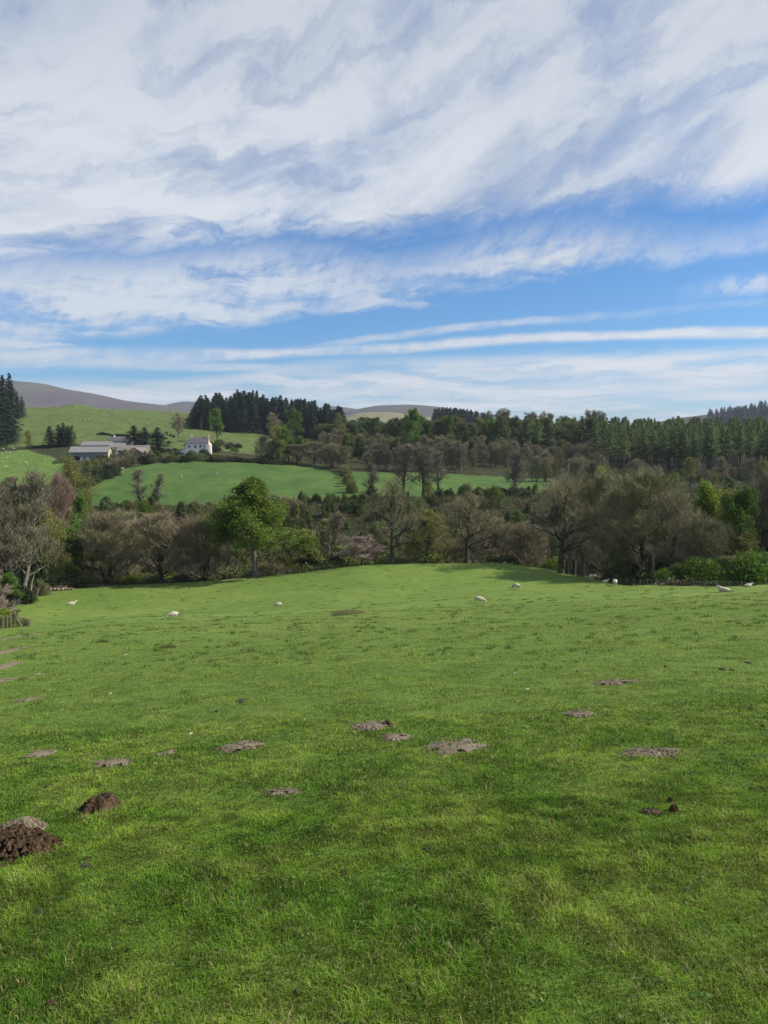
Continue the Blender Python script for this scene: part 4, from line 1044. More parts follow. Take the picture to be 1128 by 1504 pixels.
def sheep_mesh(pose, dark=False):
    V = []; E = []; Rr = []
    def add(p, r, par=None):
        V.append(p); Rr.append(r)
        if par is not None: E.append((par, len(V) - 1))
        return len(V) - 1
    zb = 0.30 if pose == 'lying' else 0.62
    hip = add((-0.40, 0, zb), 0.25); mid_ = add((0, 0, zb - 0.02), 0.30, hip); ch = add((0.36, 0, zb - 0.02), 0.24, mid_)
    tl = add((-0.60, 0, zb - 0.02), 0.09, hip); add((-0.66, 0, zb - 0.22), 0.04, tl)
    if pose == 'grazing':
        nk = add((0.56, 0, zb - 0.16), 0.14, ch); hd = add((0.72, 0, zb - 0.36), 0.095, nk); mz = add((0.82, 0, zb - 0.52), 0.05, hd); ear = (0.70, zb - 0.30)
    else:
        nk = add((0.54, 0, zb + 0.16), 0.14, ch); hd = add((0.66, 0, zb + 0.34), 0.10, nk); mz = add((0.84, 0, zb + 0.26), 0.05, hd); ear = (0.62, zb + 0.40)
    for s_ in (-1, 1):
        add((ear[0], s_ * 0.16, ear[1]), 0.028, hd)
        if pose == 'lying':
            a = add((0.34, s_ * 0.16, 0.16), 0.08, ch); add((0.52, s_ * 0.15, 0.06), 0.045, a)
            a = add((-0.34, s_ * 0.20, 0.15), 0.10, hip); b_ = add((-0.12, s_ * 0.24, 0.08), 0.06, a); add((-0.26, s_ * 0.25, 0.04), 0.035, b_)
        else:
            a = add((0.34, s_ * 0.13, 0.40), 0.085, ch); b_ = add((0.35, s_ * 0.13, 0.20), 0.042, a); add((0.36, s_ * 0.13, 0.0), 0.036, b_)
            a = add((-0.40, s_ * 0.14, 0.42), 0.115, hip); b_ = add((-0.47, s_ * 0.14, 0.23), 0.048, a); add((-0.43, s_ * 0.14, 0.0), 0.036, b_)
    me = bpy.data.meshes.new('sheep_cage'); me.from_pydata(V, E, []); ob = bpy.data.objects.new('sheep_cage', me); COL.objects.link(ob)
    bpy.context.view_layer.objects.active = ob
    ob.modifiers.new('s', 'SKIN'); 
    for i, r in enumerate(Rr): me.skin_vertices[0].data[i].radius = (r, r); me.skin_vertices[0].data[i].use_root = (i == 0)
    md = ob.modifiers.new('u', 'SUBSURF'); md.levels = 2; md.render_levels = 2
    dg = bpy.context.evaluated_depsgraph_get(); out_ = bpy.data.meshes.new_from_object(ob.evaluated_get(dg)); out_.name = 'sheep'
    bpy.data.objects.remove(ob)
    out_.materials.clear(); out_.materials.append(m_wool); out_.materials.append(m_blackface if dark else m_face)
    for p in out_.polygons:
        c_ = p.center; face = c_.x > (0.66 if pose == 'grazing' else 0.60); leg = c_.z < 0.24 and pose != 'lying'
        p.material_index = 1 if (face or leg) else 0; p.use_smooth = True
    n_ = len(out_.vertices); co = np.zeros(n_ * 3); out_.vertices.foreach_get('co', co); co = co.reshape(-1, 3)
    wob_ = fbm(co[:, 0] * 9 + 3, co[:, 1] * 9 + co[:, 2] * 7, 4, 3) - 0.5
    body_ = (co[:, 0] < 0.55) & (co[:, 2] > 0.3 * (pose != 'lying'))
    ctr = np.array([0, 0, zb]); dv = co - ctr; dv /= np.linalg.norm(dv, axis=1, keepdims=True) + 1e-6
    co += dv * (wob_ * 0.07 * body_)[:, None]; out_.vertices.foreach_set('co', co.ravel())
    return out_


SH = {(p, d): sheep_mesh(p, d) for p, d in (('grazing', False), ('standing', False), ('lying', False), ('grazing', True))}
sheep_list = [
    # px, py(feet), length px, pose, heading deg (0 = facing right), label, category
    (254, 908, 15.5, 'grazing', 205, 'white sheep grazing with its head to the left, on the left part of the pasture', 'sheep', False),
    (105, 889, 12, 'lying', 20, 'white sheep lying in the far left of the near pasture', 'sheep', False),
    (409, 891, 10, 'grazing', 200, 'small dark faced lamb grazing alone in the middle left of the pasture', 'lamb', True),
    (704, 886, 17, 'grazing', -8, 'biggest white sheep, grazing to the right in the middle of the pasture', 'sheep', False),
    (758, 866, 15, 'grazing', 125, 'white sheep seen from behind, up the slope right of the biggest sheep', 'sheep', False),
    (903, 861, 16, 'grazing', 75, 'white sheep standing with its back turned near the right hand fence', 'sheep', False),
    (869, 853, 16, 'grazing', 60, 'white sheep at the left of the cluster by the fence below the thicket', 'sheep', False),
    (877, 848.5, 11, 'standing', 120, 'small sheep farthest back in the cluster under the thicket', 'sheep', False),
    (889, 856, 10, 'lying', 15, 'lamb lying between the cluster and the sheep with its back turned', 'lamb', False),
    (1063, 869, 16, 'lying', 175, 'white sheep lying on the near ridge in front of the right hand fence', 'sheep', False),
    (1099, 862, 11, 'lying', 10, 'lamb lying on the ridge close to the right frame edge', 'lamb', False),
    (813, 874, 4, 'lying', 0, 'tiny white lamb lying in the dip right of the middle of the pasture', 'lamb', False),
]
for px, py, L, pose, hd, lb, ct, dk in sheep_list:
    g = hit(px, py, 2, 129); sc_ = L / F * g.length / 1.48 * 1.1; 
    o = link('sheep', SH[(pose, dk)], None, g, R(hd), (sc_,) * 3); tag(o, lb, ct, 'sheep in the near pasture')
far = [(5, 661), (9, 665), (14, 666), (3, 668), (10, 673), (32, 671), (38, 681), (4, 680), (8, 686), (12, 688), (66, 676), (28, 664), (20, 660), (155, 600), (158, 602), (153, 604), (171, 607), (149, 609), (225, 604), (229, 605), (85, 599), (105, 618), (117, 617), (131, 616), (125, 617), (253, 628), (256, 628), (250, 629), (279, 626), (113, 645), (266, 702), (318, 698), (180, 690), (141, 704), (131, 708), (60, 600), (210, 606), (66, 640)]
for px, py in far:
    g = hit(px, py, 258 if py > 689 else 300, 745 if py < 640 else 460)
    o = link('sheep', SH[(prng.choice(['grazing', 'lying', 'standing']), False)], None, g, prng.choice([0, 3.1]) + prng.uniform(-.5, .5), (1.05,) * 3)
    tag(o, 'tiny white sheep on the far pastures round the farm', 'sheep', 'distant sheep')

# ------------------------------------------------------------------ fences
def fence(name, path, step, h_, label, netting=True, r_=0.05, mat=m_wood):
    pts = [at(px, Y) for px, Y in path]; g0 = pts[0].copy(); t = empty(name, g0, 0, label, 'fence')
    L = [0]
    for a, b_ in zip(pts, pts[1:]): L.append(L[-1] + (b_.xy - a.xy).length)
    n_ = int(L[-1] / step); P = []
    for i in range(n_ + 1):
        d = i * step; k = max(j for j in range(len(pts)) if L[j] <= d + 1e-6); k = min(k, len(pts) - 2); f = (d - L[k]) / (L[k+1] - L[k])
        q = pts[k].lerp(pts[k+1], f); P.append(Vector((q.x, q.y, H(q.x, q.y))))
    for i, p in enumerate(P):
        hh = h_ * prng.uniform(.92, 1.08) * (1.15 if i % 9 == 0 else 1); q = p - g0; rr = r_ * (1.7 if i % 9 == 0 else 1)
        MB().rod((q.x, q.y, q.z - .3), (q.x + prng.uniform(-.06, .06), q.y, q.z + hh), rr, rr * .9).build('post', mat, t)
    w_ = MB()
    for a, b_ in zip(P, P[1:]):
        for z in ([.15, .3, .45, .62, .8, .95] if netting else [.3, .6, .9]):
            w_.rod(tuple(a - g0 + Vector((0, -.07, z))), tuple(b_ - g0 + Vector((0, -.07, z))), .008, n_=3)
    w_.build('wire', m_wire, t)
    return t


fence('post_and_wire_fence', [(852, 127.5), (886, 121), (910, 111), (958, 103.2), (1060, 103), (1128, 103), (1260, 104)], 1.7, 1.15, 'long post and wire fence in front of the right hand thicket and hedge')
fence('post_and_wire_fence', [(-110, 50), (-40, 56), (4, 61), (26, 64.5)], 1.0, 1.15, 'short weathered fence of close posts at the left frame edge', r_=0.06)
fence('post_and_wire_fence', [(26, 64.6), (12, 84), (22, 100), (44, 113), (62, 119)], 1.9, 1.1, 'fence running up the left side of the pasture behind the bushes')
fence('post_and_wire_fence', [(200, 136), (300, 136.5), (420, 137), (540, 137)], 2.2, 1.1, 'half hidden fence along the wood behind the sycamore')
# leaning strainer post
g = at(23, 64); t = empty('gate_post', g, 0, 'stout leaning grey post at the end of the short left fence', 'post')
MB().rod((0, 0, -.3), (-.05, 0, 1.45), .11, .09, 8).build('post', m_wood, t); MB().rod((.6, 0, -.1), (.02, 0, 1.1), .06, .05, 6).build('strut', m_wood, t)

# ------------------------------------------------------------------ stump, fallen timber, dead stems
rgS = np.random.default_rng(3)
g = at(843, 126); t = empty('hollow_stump', g, 0, 'broad split hollow tree stump with jagged top below the tall bare tree', 'stump')
for k, (x0, w_, h_, ln_) in enumerate(((-1.35, .55, 2.9, .05), (-.75, .5, 3.7, -.02), (-.15, .45, 2.5, .02), (.35, .6, 3.2, .08), (.95, .55, 2.3, .16), (1.4, .4, 1.6, .22))):
    mb = MB()
    for j in range(5):
        xx = x0 + w_ * (j / 4 - .5); hj = h_ * rgS.uniform(.72, 1.05)
        mb.rod((xx, rgS.uniform(-.4, .4), -.4), (xx + ln_ * h_ + rgS.uniform(-.12, .12), rgS.uniform(-.3, .3), hj), rgS.uniform(.16, .26), .05, 6)
    mb.build('split_trunk', m_wood if k % 2 else m_wood_dark, t)
for px, Y, L, r_, rz, lb in ((80, 125, 3.2, .32, 4, 'thick pale fallen log lying at the far left edge of the pasture'), (100, 125.5, 2.0, .26, -8, 'shorter pale log right of the thick fallen one'), (150, 130, 5.5, .16, 6, 'long thin fallen branch on the bank under the crooked tree'), (866, 125, 4.2, .16, 8, 'fallen grey pole right of the hollow stump'), (62, 121, 2.6, .14, 12, 'weathered grey branch left of the thick fallen log')):
    g = at(px, Y); t = empty('fallen_log', g, R(rz), lb, 'log', 'fallen timber')
    mb = MB(); pts = [(-L/2 + L*i/5, rgS.normal()*.06, r_*.8 + rgS.normal()*.04) for i in range(6)]
    for i in range(5): mb.rod(pts[i], pts[i+1], r_*(1 - .1*i), r_*(.9 - .1*i), 8)
    mb.build('log', simple('log_bark', (0.34, 0.30, 0.24), .9, .4, 5, bump=.4) if px in (80, 100) else m_wood, t, smooth=True)
    mb = MB(); mb.rod((L*.1, 0, r_), (L*.25, .3, r_*2.6), r_*.3, r_*.15, 5); mb.build('branch_stub', m_wood, t)
for px, Y, top, lean, lb in ((44, 116, 838, .25, 'thin bleached dead stem at the left corner of the pasture'), (483, 144, 772, .05, 'pale dead standing stem right of the sycamore'), (53, 117, 858, .5, 'short leaning bleached stick beside the thin dead stem')):
    g = at(px, Y); h_ = ray(px, top)[1] * g.y - g.z
    mb = MB(); mb.rod((0, 0, -.3), (lean*h_*.4, 0, h_*.55), .11, .08); mb.rod((lean*h_*.4, 0, h_*.55), (lean*h_, .1, h_), .08, .02); mb.rod((lean*h_*.4, 0, h_*.55), (-.1*h_, .1, h_*.8), .05, .02)
    o = mb.build('dead_stem', simple('bleached_wood', (0.46, 0.43, 0.37), .9, .3, 5), None, loc=g); tag(o, lb, 'dead tree')

# ------------------------------------------------------------------ molehills and worn patches
m_soil, n, b, out = new_mat("fresh_soil")
tc_ = n.node('ShaderNodeTexCoord').outputs['Object']; f1 = n.noise(tc_, 9, 6, .7); f2 = n.noise(tc_, 45, 4, .7)
n.put(b.inputs['Base Color'], n.mix(n.step(f2, .45, .75, 0, .8), n.mix(n.step(f1, .35, .65), (0.036, 0.023, 0.013), (0.090, 0.060, 0.034)), (0.16, 0.115, 0.07)))
b.inputs['Roughness'].default_value = .95; b.inputs['Specular IOR Level'].default_value = .1
bp = n.node('ShaderNodeBump'); bp.inputs['Strength'].default_value = .9; bp.inputs['Distance'].default_value = .02; n.put(bp.inputs['Height'], n.m('ADD', f1, f2)); n.l.new(bp.outputs[0], b.inputs['Normal'])
m_dry, n, b, out = new_mat("dry_soil")
tc_ = n.node('ShaderNodeTexCoord').outputs['Object']; f1 = n.noise(tc_, 5, 6, .7); f2 = n.noise(tc_, 40, 4, .7)
n.put(b.inputs['Base Color'], n.mix(n.step(f2, .50, .72, 0, .8), n.mix(n.step(f1, .35, .65), (0.150, 0.120, 0.080), (0.240, 0.200, 0.142)), (0.080, 0.062, 0.040)))
b.inputs['Roughness'].default_value = .95; b.inputs['Specular IOR Level'].default_value = .1
bp = n.node('ShaderNodeBump'); bp.inputs['Strength'].default_value = .8; bp.inputs['Distance'].default_value = .015; n.put(bp.inputs['Height'], n.m('ADD', f1, f2)); n.l.new(bp.outputs[0], b.inputs['Normal'])

BARE = []      # (x, y, rx, ry) where no grass grows
def mound(name, px, py, wpx, dpx, h_, mat, label, cat, seed, crumbs=60, rough=0.35, group=None, loc=None, rx=None, ry=None, bare=0.9):
    if loc is None:
        a = hit(px, py + dpx / 2); b_ = hit(px, py - dpx / 2); c_ = hit(px, py)
        rx = wpx / F * c_.length * 0.5; ry = max((b_ - a).length * 0.5, 0.03) if not ry else ry
    else: c_ = loc
    rg = np.random.default_rng(seed); nr_, na = (44, 132) if h_ > .08 else (20, 60)
    th = np.arange(na) * 2 * math.pi / na
    edge_ = 0.82 + 0.5 * (fbm(np.cos(th) * 2.2 + seed, np.sin(th) * 2.2, seed, 4) - .5) * 2.2
    fv = np.linspace(0, 1, nr_)[:, None]; X_ = np.cos(th)[None] * fv * rx * edge_; Y_ = np.sin(th)[None] * fv * ry * edge_
    prof = (1 - fv**2.4) ** 1.1
    nz = fbm(X_ / .085 + seed, Y_ / .085, seed + 5, 4) - .5
    Z_ = height(c_.x + X_, c_.y + Y_) - c_.z + prof * h_ + nz * h_ * rough * 2 * (1 - fv**3) + (0.012 if h_ > .03 else 0.004) - 0.05 * (fv > 0.99)
    V = np.stack([X_, Y_, Z_ + 0 * X_], -1).reshape(-1, 3); Qd = []
    hole = fbm(X_ / rx * 4.5 + 9, Y_ / max(ry, 1e-3) * 3.0 + seed, seed + 8, 3)
    for i in range(nr_ - 1):
        for j in range(na):
            if h_ < .03 and i > 4 and hole[i, j] < 0.22 + 0.40 * (i / nr_ - .3): continue
            k = (j + 1) % na; Qd.append((i*na + j, i*na + k, (i+1)*na + k, (i+1)*na + j))
    Tn = []
    ico = np.array([(1,0,0),(-1,0,0),(0,1,0),(0,-1,0),(0,0,1),(0,0,-1)], float)
    tris = [(0,2,4),(2,1,4),(1,3,4),(3,0,4),(2,0,5),(1,2,5),(3,1,5),(0,3,5)]
    base = len(V); allV = [V]
    ca = rg.uniform(0, 6.28, crumbs); cf = np.sqrt(rg.uniform(0, 1.05, crumbs)) * np.where(rg.random(crumbs) < .15, rg.uniform(1, 1.6, crumbs), 1); cx_ = np.cos(ca) * cf * rx * .9; cy_ = np.sin(ca) * cf * ry * .9
    cz_ = height(c_.x + cx_, c_.y + cy_) - c_.z + (0.5 + 0.5 * np.cos(math.pi * np.minimum(cf, 1)) ) * h_ * 0 + (1 - np.minimum(cf, 1)**2.4) * h_
    for q in range(crumbs):
        x, y, z = cx_[q], cy_[q], cz_[q]
        s_ = rg.uniform(.005, .016) * (1 + 1.1 * (h_ > .06) * rg.random()) * min(1.6, max(rx, .12) / .3)
        vv = ico * s_ * rg.uniform(.6, 1.3, (6, 1)) * np.array([1, 1, .75]); vv += rg.normal(size=(6, 3)) * s_ * .15 + np.array([x, y, z + s_ * .3])
        allV.append(vv); Tn += [tuple(base + i for i in t_) for t_ in tris]; base += 6
    me = np_mesh(name, np.concatenate(allV), Qd, Tn, mats=[mat], smooth=False)
    o = link(name, me, None, c_); BARE.append((c_.x, c_.y, rx * bare, ry * bare)); return tag(o, label, cat, group)


mound('molehill', 149, 1190, 62, 30, 0.105, m_soil, 'small fresh dark brown molehill left of the middle of the grass', 'molehill', 11, 280, rough=0.6, ry=.15)
mound('molehill', 22, 1250, 122, 60, 0.12, m_soil, 'large fresh brown molehill cut by the left frame edge', 'molehill', 12, 520, rough=0.6, ry=.22)
mound('molehill', 30, 1222, 74, 26, 0.082, m_dry, 'dried grey molehill just behind the large fresh one at left', 'molehill', 13, 160, ry=.16)
for i, (px, py, w_, d_, mt_, lb) in enumerate((
    (671, 1097, 96, 24, m_dry, 'largest pale worn patch of bare earth in the middle of the grass'),
    (580, 1084, 52, 14, m_dry, 'small pale worn patch just left of the largest one'),
    (545, 1068, 72, 18, m_dry, 'flattened greyish molehill with a dark hole behind the small pale patch'),
    (848, 1050, 50, 14, m_dry, 'small pale bare patch right of the middle of the grass'),
    (903, 1003, 64, 9, m_dry, 'farthest thin bare patch on the right side of the grass'),
    (955, 1107, 92, 18, m_dry, 'long ragged bare patch towards the right frame edge'),
    (352, 1098, 76, 17, m_dry, 'brownish bare patch left of the middle of the grass'),
    (163, 1123, 74, 14, m_dry, 'faint ragged bare patch above the small fresh molehill'),
    (62, 1108, 38, 10, m_dry, 'small pale bare patch near the left frame edge'),
    (414, 1165, 58, 11, m_dry, 'thin bare patch in the grass below the brownish one'),
    (245, 1108, 30, 8, m_dry, 'tiny bare spot between the two left hand worn patches'),
    (45, 1028, 34, 6, m_dry, 'faint strip of bare earth high at the left frame edge'))):
    mound('bare_patch', px, py, w_, d_, 0.026, mt_, lb, 'earth patch', 30 + i, 190, 0.6, 'worn patches in the pasture', bare=0.82)
for i, (px, py, w_, d_) in enumerate(((14, 938, 22, 9), (6, 958, 30, 12), (10, 978, 26, 12), (2, 1000, 24, 10))):
    mound('bare_patch', px, py, w_, d_, 0.018, m_dry, 'worn pale earth of the eroded bank at the left frame edge below the fence', 'earth patch', 90 + i, 30, 0.5, 'eroded bank at the left edge')
mound('soil_clod', 568, 1066, 20, 7, 0.05, m_soil, 'dark clod heap at the mole hole in the flattened molehill', 'soil clod', 51, 30, ry=.07)
mound('soil_clod', 955, 1193, 32, 10, 0.028, m_soil, 'crumbly dark clod in the grass on the right', 'soil clod', 52, 40, ry=.06)
mound('soil_clod', 989, 1192, 13, 8, 0.035, m_soil, 'smaller dark clod right of the crumbly one', 'soil clod', 53, 12, ry=.04)
mound('soil_clod', 985, 1178, 8, 6, 0.03, m_soil, 'tiny dark crumb above the smaller clod on the right', 'soil clod', 54, 6, ry=.03)
drops = [(124, 1274, 16), (128, 1264, 8), (612, 1333, 13), (625, 1252, 11), (72, 1156, 10), (310, 972, 9), (355, 1030, 16), (302, 1026, 6), (232, 1048, 5), (319, 1045, 6), (790, 938, 4), (846, 973, 5), (800, 976, 6), (1060, 984, 8), (1075, 985, 6), (1098, 974, 6), (978, 980, 6), (848, 987, 4), (652, 1022, 4), (540, 1051, 6), (735, 965, 4), (800, 1012, 4), (738, 993, 4),
         (75, 1478, 18), (436, 1460, 10), (455, 1287, 8), (1120, 1068, 6), (862, 960, 4), (1085, 1045, 5), (418, 1284, 6), (55, 1342, 8), (244, 1222, 7), (505, 1285, 14), (952, 1065, 5)]
for i, (px, py, w_) in enumerate(drops):
    mound('sheep_dropping', px, py, w_, w_ * .4, 0.02, m_soil if i % 3 else m_blackface, 'small dark dropping or clod lying in the short grass', 'dropping', 60 + i, 5, 0.5, 'dark droppings in the grass', bare=0.7)
m_fleck = simple("pale_wool_fleck", (0.40, 0.40, 0.33), .9, .1, 10)
for i, (px, py, w_) in enumerate([(280, 1078, 9), (447, 1057, 4), (560, 1087, 3), (700, 976, 4), (756, 990, 6), (775, 1013, 9), (228, 1122, 6), (162, 1133, 6), (120, 1100, 4), (56, 990, 6), (92, 1032, 5), (162, 1019, 4), (185, 962, 4), (290, 970, 3), (812, 1055, 4), (738, 1055, 3)]):
    mound('wool_fleck', px, py, w_, w_ * .35, 0.012, m_fleck, 'small whitish fleck of wool or stone in the grass', 'wool fleck', 110 + i, 2, 0.4, 'pale flecks in the grass', bare=0.5)
for px, py, w_, h_, lb in ((514, 902, 48, .32, 'dark green patch of weeds in the middle of the pasture'), (246, 952, 26, .2, 'dark weed tuft on the left part of the pasture'), (150, 943, 18, .16, 'dark weed tuft far left on the pasture'), (780, 885, 12, .2, 'dark weed tuft right of the biggest sheep'), (495, 900, 16, .2, 'small weed tuft touching the dark green patch')):
    g = hit(px, py); plant('bush', 'weed_patch', px, g.y, wpx=w_, h=h_ * .45, loc=g, label=lb, cat='weeds', parts=False)

# ------------------------------------------------------------------ grass of the near pasture
rgG = np.random.default_rng(99)
def d_samples(n_near, n_far):
    a = np.sqrt(rgG.uniform(1.9**2, 5.2**2, n_near)); b_ = np.exp(rgG.uniform(math.log(5.2), math.log(60), n_far)); return np.concatenate([a, b_])
D_ = d_samples(230000, 620000)
Ug = rgG.uniform(-0.68, 0.68, len(D_)); gx = Ug * D_; gy = D_
keep = np.ones(len(D_), bool)
for x, y, rx_, ry_ in BARE:
    q = ((gx - x) / rx_)**2 + ((gy - y) / ry_)**2; q = q + (fbm(gx * 14, gy * 14, 83, 2) - .5) * 1.3; keep &= (q > 1) | (rgG.random(len(q)) < 0.04 + 0.30 * np.clip(q, 0, 1)**2)
gx, gy, D_ = gx[keep], gy[keep], D_[keep]; N_ = len(D_)
gz = height(gx, gy)
cl = fbm(gx * 2.6, gy * 2.6, 41, 3); cl2 = fbm(gx * 1.9, gy * 1.9, 43, 4); cl3 = fbm(gx * 9, gy * 9, 47, 2)
hgt = (0.014 + 0.028 * np.clip((cl - 0.36) * 2.6, 0, 1.2) * np.clip(cl3 * 1.6, .3, 1.4)) * rgG.uniform(.6, 1.35, N_)
hgt *= np.where(D_ < 4.2, 1.25, 1.0)
wid = np.maximum(0.0021, D_ * 0.00062) * rgG.uniform(.6, 1.4, N_)
la = rgG.uniform(0, 2 * math.pi, N_); lean = rgG.uniform(0.25, 1.25, N_)
lx = np.cos(la) * lean; ly = np.sin(la) * lean
sa = rgG.uniform(0, 2 * math.pi, N_); sx_ = np.cos(sa); sy_ = np.sin(sa)
near = D_ < 9.0
def colour(n_):
    t_ = rgG.random((n_, 1)); k = np.clip((cl2 - .30) * 2.3, 0, 1)[:, None] * (.4 + .6 * rgG.random((n_, 1)))
    a = np.array([0.125, 0.240, 0.021]) * (1 - k) + np.array([0.225, 0.325, 0.038]) * k
    b_ = np.array([0.060, 0.135, 0.013]) * (1 - k) + np.array([0.330, 0.400, 0.065]) * k
    c_ = a * (1 - t_) + b_ * t_
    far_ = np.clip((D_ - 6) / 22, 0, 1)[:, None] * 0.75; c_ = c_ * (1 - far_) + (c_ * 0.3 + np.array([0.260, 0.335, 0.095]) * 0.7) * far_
    c_ = c_ * (0.62 + 0.75 * np.clip((cl3 - .3) * 2.2, 0, 1))[:, None]
    st = rgG.random(n_) < 0.035 + 0.06 * (cl > .58) + 0.05 * (cl2 > .55); c_[st] = np.array([0.42, 0.36, 0.17]) * rgG.uniform(.5, 1.1, (st.sum(), 1))
    br = rgG.random(n_) < 0.03; c_[br] = np.array([0.10, 0.065, 0.03])
    return c_
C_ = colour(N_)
def v3(x, y, z): return np.stack([x, y, z], -1)
base_l = v3(gx - sx_ * wid, gy - sy_ * wid, gz - .01); base_r = v3(gx + sx_ * wid, gy + sy_ * wid, gz - .01)
mx_, my_, mz_ = gx + lx * hgt * .35, gy + ly * hgt * .35, gz + hgt * .62
tx_, ty_, tz_ = gx + lx * hgt * 1.05, gy + ly * hgt * 1.05, gz + hgt * np.clip(1.1 - lean * .35, .4, 1)
fi = ~near
Vf = np.stack([base_l[fi], base_r[fi], v3(tx_, ty_, tz_)[fi]], 1).reshape(-1, 3); nf = int(fi.sum()); Tf = np.arange(nf * 3).reshape(-1, 3); Cf = np.repeat(C_[fi], 3, 0)
Vn = np.stack([base_l[near], base_r[near], v3(mx_ + sx_*wid*.8, my_ + sy_*wid*.8, mz_)[near], v3(mx_ - sx_*wid*.8, my_ - sy_*wid*.8, mz_)[near], v3(tx_, ty_, tz_)[near]], 1).reshape(-1, 3)
nn_ = int(near.sum()); k = np.arange(nn_)[:, None] * 5 + len(Vf); Qn = k + np.array([[0, 1, 2, 3]]); Tn_ = k + np.array([[3, 2, 4]]); Cn = np.repeat(C_[near], 5, 0)
m_grass, n, b, out = new_mat("grass_blades")
at_ = n.node('ShaderNodeAttribute'); at_.attribute_name = 'tone'
n.l.new(at_.outputs['Color'], b.inputs['Base Color']); b.inputs['Roughness'].default_value = .6; b.inputs['Specular IOR Level'].default_value = .15
tr = n.node('ShaderNodeBsdfTranslucent'); n.l.new(at_.outputs['Color'], tr.inputs['Color'])
ms = n.node('ShaderNodeMixShader'); ms.inputs[0].default_value = .35; n.l.new(b.outputs[0], ms.inputs[1]); n.l.new(tr.outputs[0], ms.inputs[2]); n.l.new(ms.outputs[0], out.inputs['Surface'])
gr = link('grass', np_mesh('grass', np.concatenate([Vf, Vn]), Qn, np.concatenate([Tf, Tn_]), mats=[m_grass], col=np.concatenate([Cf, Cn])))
tag(gr, kind='stuff')
# rougher tufts farther out: short dark dashes of ungrazed grass
nt = 900; ty0 = np.exp(rgG.uniform(math.log(16), math.log(128), nt)); tu = rgG.uniform(-.52, .66, nt)
nb = 34; bx = np.repeat(tu * ty0, nb) + rgG.normal(size=nt * nb) * np.repeat(rgG.uniform(.06, .28, nt) * np.clip(ty0 / 40, .5, 1.6), nb); by = np.repeat(ty0, nb) + rgG.normal(size=nt * nb) * .08
ok = zone_polygon_near(bx, by) > 0; bx, by = bx[ok], by[ok]; nb_ = len(bx); bz = height(bx, by)
hh = rgG.uniform(.04, .13, nb_); ww = np.maximum(.004, by * .0005); sa = rgG.uniform(0, 6.28, nb_); la = rgG.normal(size=(nb_, 2)) * .05
V = np.stack([v3(bx - np.cos(sa)*ww, by - np.sin(sa)*ww, bz - .02), v3(bx + np.cos(sa)*ww, by + np.sin(sa)*ww, bz - .02), v3(bx + la[:, 0], by + la[:, 1], bz + hh)], 1).reshape(-1, 3)
cc_ = np.repeat(np.array([[0.095, 0.150, 0.035]]) * rgG.uniform(.5, 1.8, (nb_, 1)), 3, 0)
tag(link('rough_grass', np_mesh('rough_grass', V, None, np.arange(nb_ * 3).reshape(-1, 3), mats=[m_grass], col=cc_)), kind='stuff')

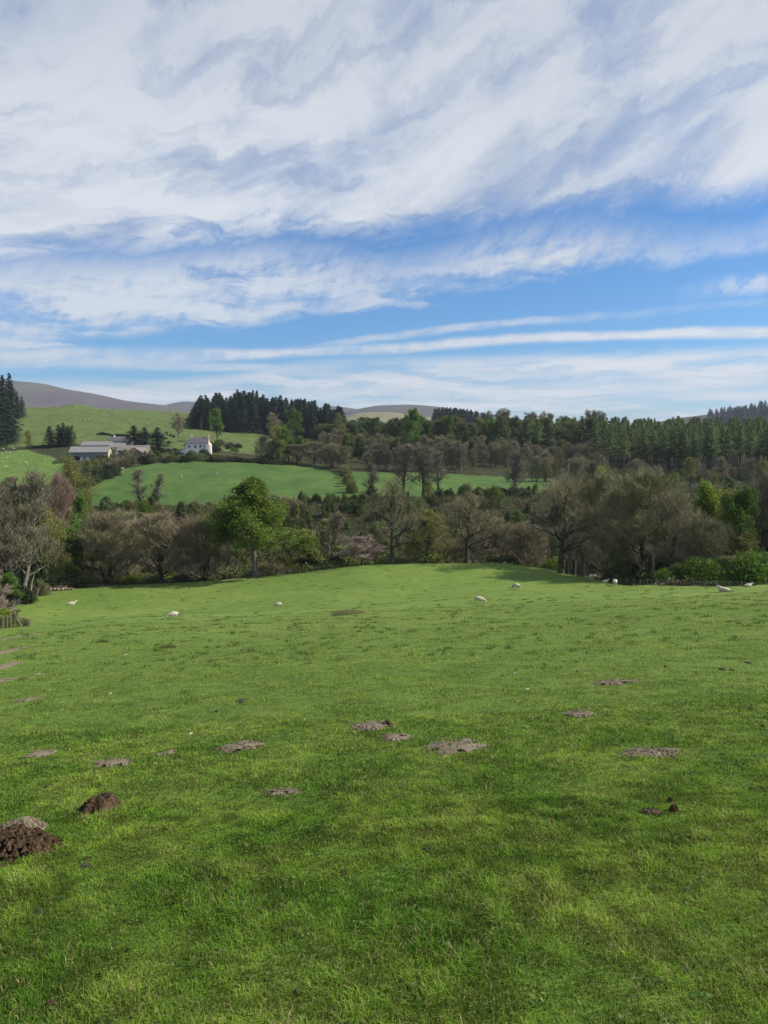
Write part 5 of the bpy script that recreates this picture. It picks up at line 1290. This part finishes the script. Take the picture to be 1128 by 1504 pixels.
# small broad leaved weeds low in the turf
nr2 = 2600; yr = np.sqrt(rgG.uniform(2.0**2, 15.0**2, nr2)); xr = rgG.uniform(-.62, .62, nr2) * yr
lx2 = np.repeat(xr, 9) + rgG.normal(size=nr2 * 9) * .022; ly2 = np.repeat(yr, 9) + rgG.normal(size=nr2 * 9) * .022
Vw, Qw = cards(rgG, v3(lx2, ly2, height(lx2, ly2) + rgG.uniform(.010, .030, nr2 * 9)), .0095, 1.2)
cw = np.repeat(np.repeat(np.array([[0.060, 0.120, 0.022]]) * rgG.uniform(.6, 1.8, (nr2, 1)) * np.where(rgG.random((nr2, 1)) < .25, np.array([[2.0, 1.3, 1.6]]), 1), 9, 0), 4, 0)
tag(link('turf_weeds', np_mesh('turf_weeds', Vw, Qw, mats=[m_grass], col=cw)), kind='stuff')

# ------------------------------------------------------------------ undergrowth of the valley woods
NU = 330000
yu = np.concatenate([rgG.uniform(133, 255, int(NU * .68)), rgG.uniform(255, 420, int(NU * .22)), rgG.uniform(98, 133, NU - int(NU * .68) - int(NU * .22))])
uu_ = rgG.uniform(-.66, .66, NU); xu = uu_ * yu
inside = (zone_polygon_near(xu, yu) > 0) | poly_mask(xu, yu, FIELD_A) | poly_mask(xu, yu, FIELD_B) | poly_mask(xu, yu, FIELD_C) | poly_mask(xu, yu, HILL_F)
xu, yu = xu[~inside], yu[~inside]; nu_ = len(xu); f_ = fbm(xu * .22, yu * .22, 71, 4); f2_ = fbm(xu * .6, yu * .6, 75, 3)
hu = np.clip((f_ - .36) * 4.5, .05, 1.6) * rgG.uniform(.15, 1, nu_) * np.clip(f2_ * 1.8, .3, 1.4)
Pn = v3(xu, yu, height(xu, yu) + hu); Vc, Qc = cards(rgG, Pn, .24, .3)
k = np.clip((f2_ - .35) * 3.2, 0, 1)[:, None] * rgG.uniform(.5, 1, (nu_, 1))
cu = np.array([[0.120, 0.100, 0.055]]) * (1 - k) + np.array([[0.080, 0.140, 0.026]]) * k; cu *= rgG.uniform(.6, 1.2, (nu_, 1))
tag(link('undergrowth', np_mesh('undergrowth', Vc, Qc, mats=[m_grass], col=np.repeat(cu, 4, 0))), kind='stuff')

# ------------------------------------------------------------------ the air
m_haze = bpy.data.materials.new("haze"); m_haze.use_nodes = True; m_haze.node_tree.nodes.clear(); n = NT(m_haze.node_tree)
pv = n.node('ShaderNodeVolumePrincipled'); pv.inputs['Density'].default_value = HAZE; pv.inputs['Color'].default_value = (0.72, 0.82, 1.0, 1); pv.inputs['Anisotropy'].default_value = 0.2
om = n.node('ShaderNodeOutputMaterial'); n.l.new(pv.outputs[0], om.inputs['Volume'])
zl = float(ZZ.min()) - 1.0; zh = 380.0
hz = MB().box(-11000, -80, min(zl, -45), 11000, 6400, zh).build('haze', m_haze)
tag(hz, kind='stuff')
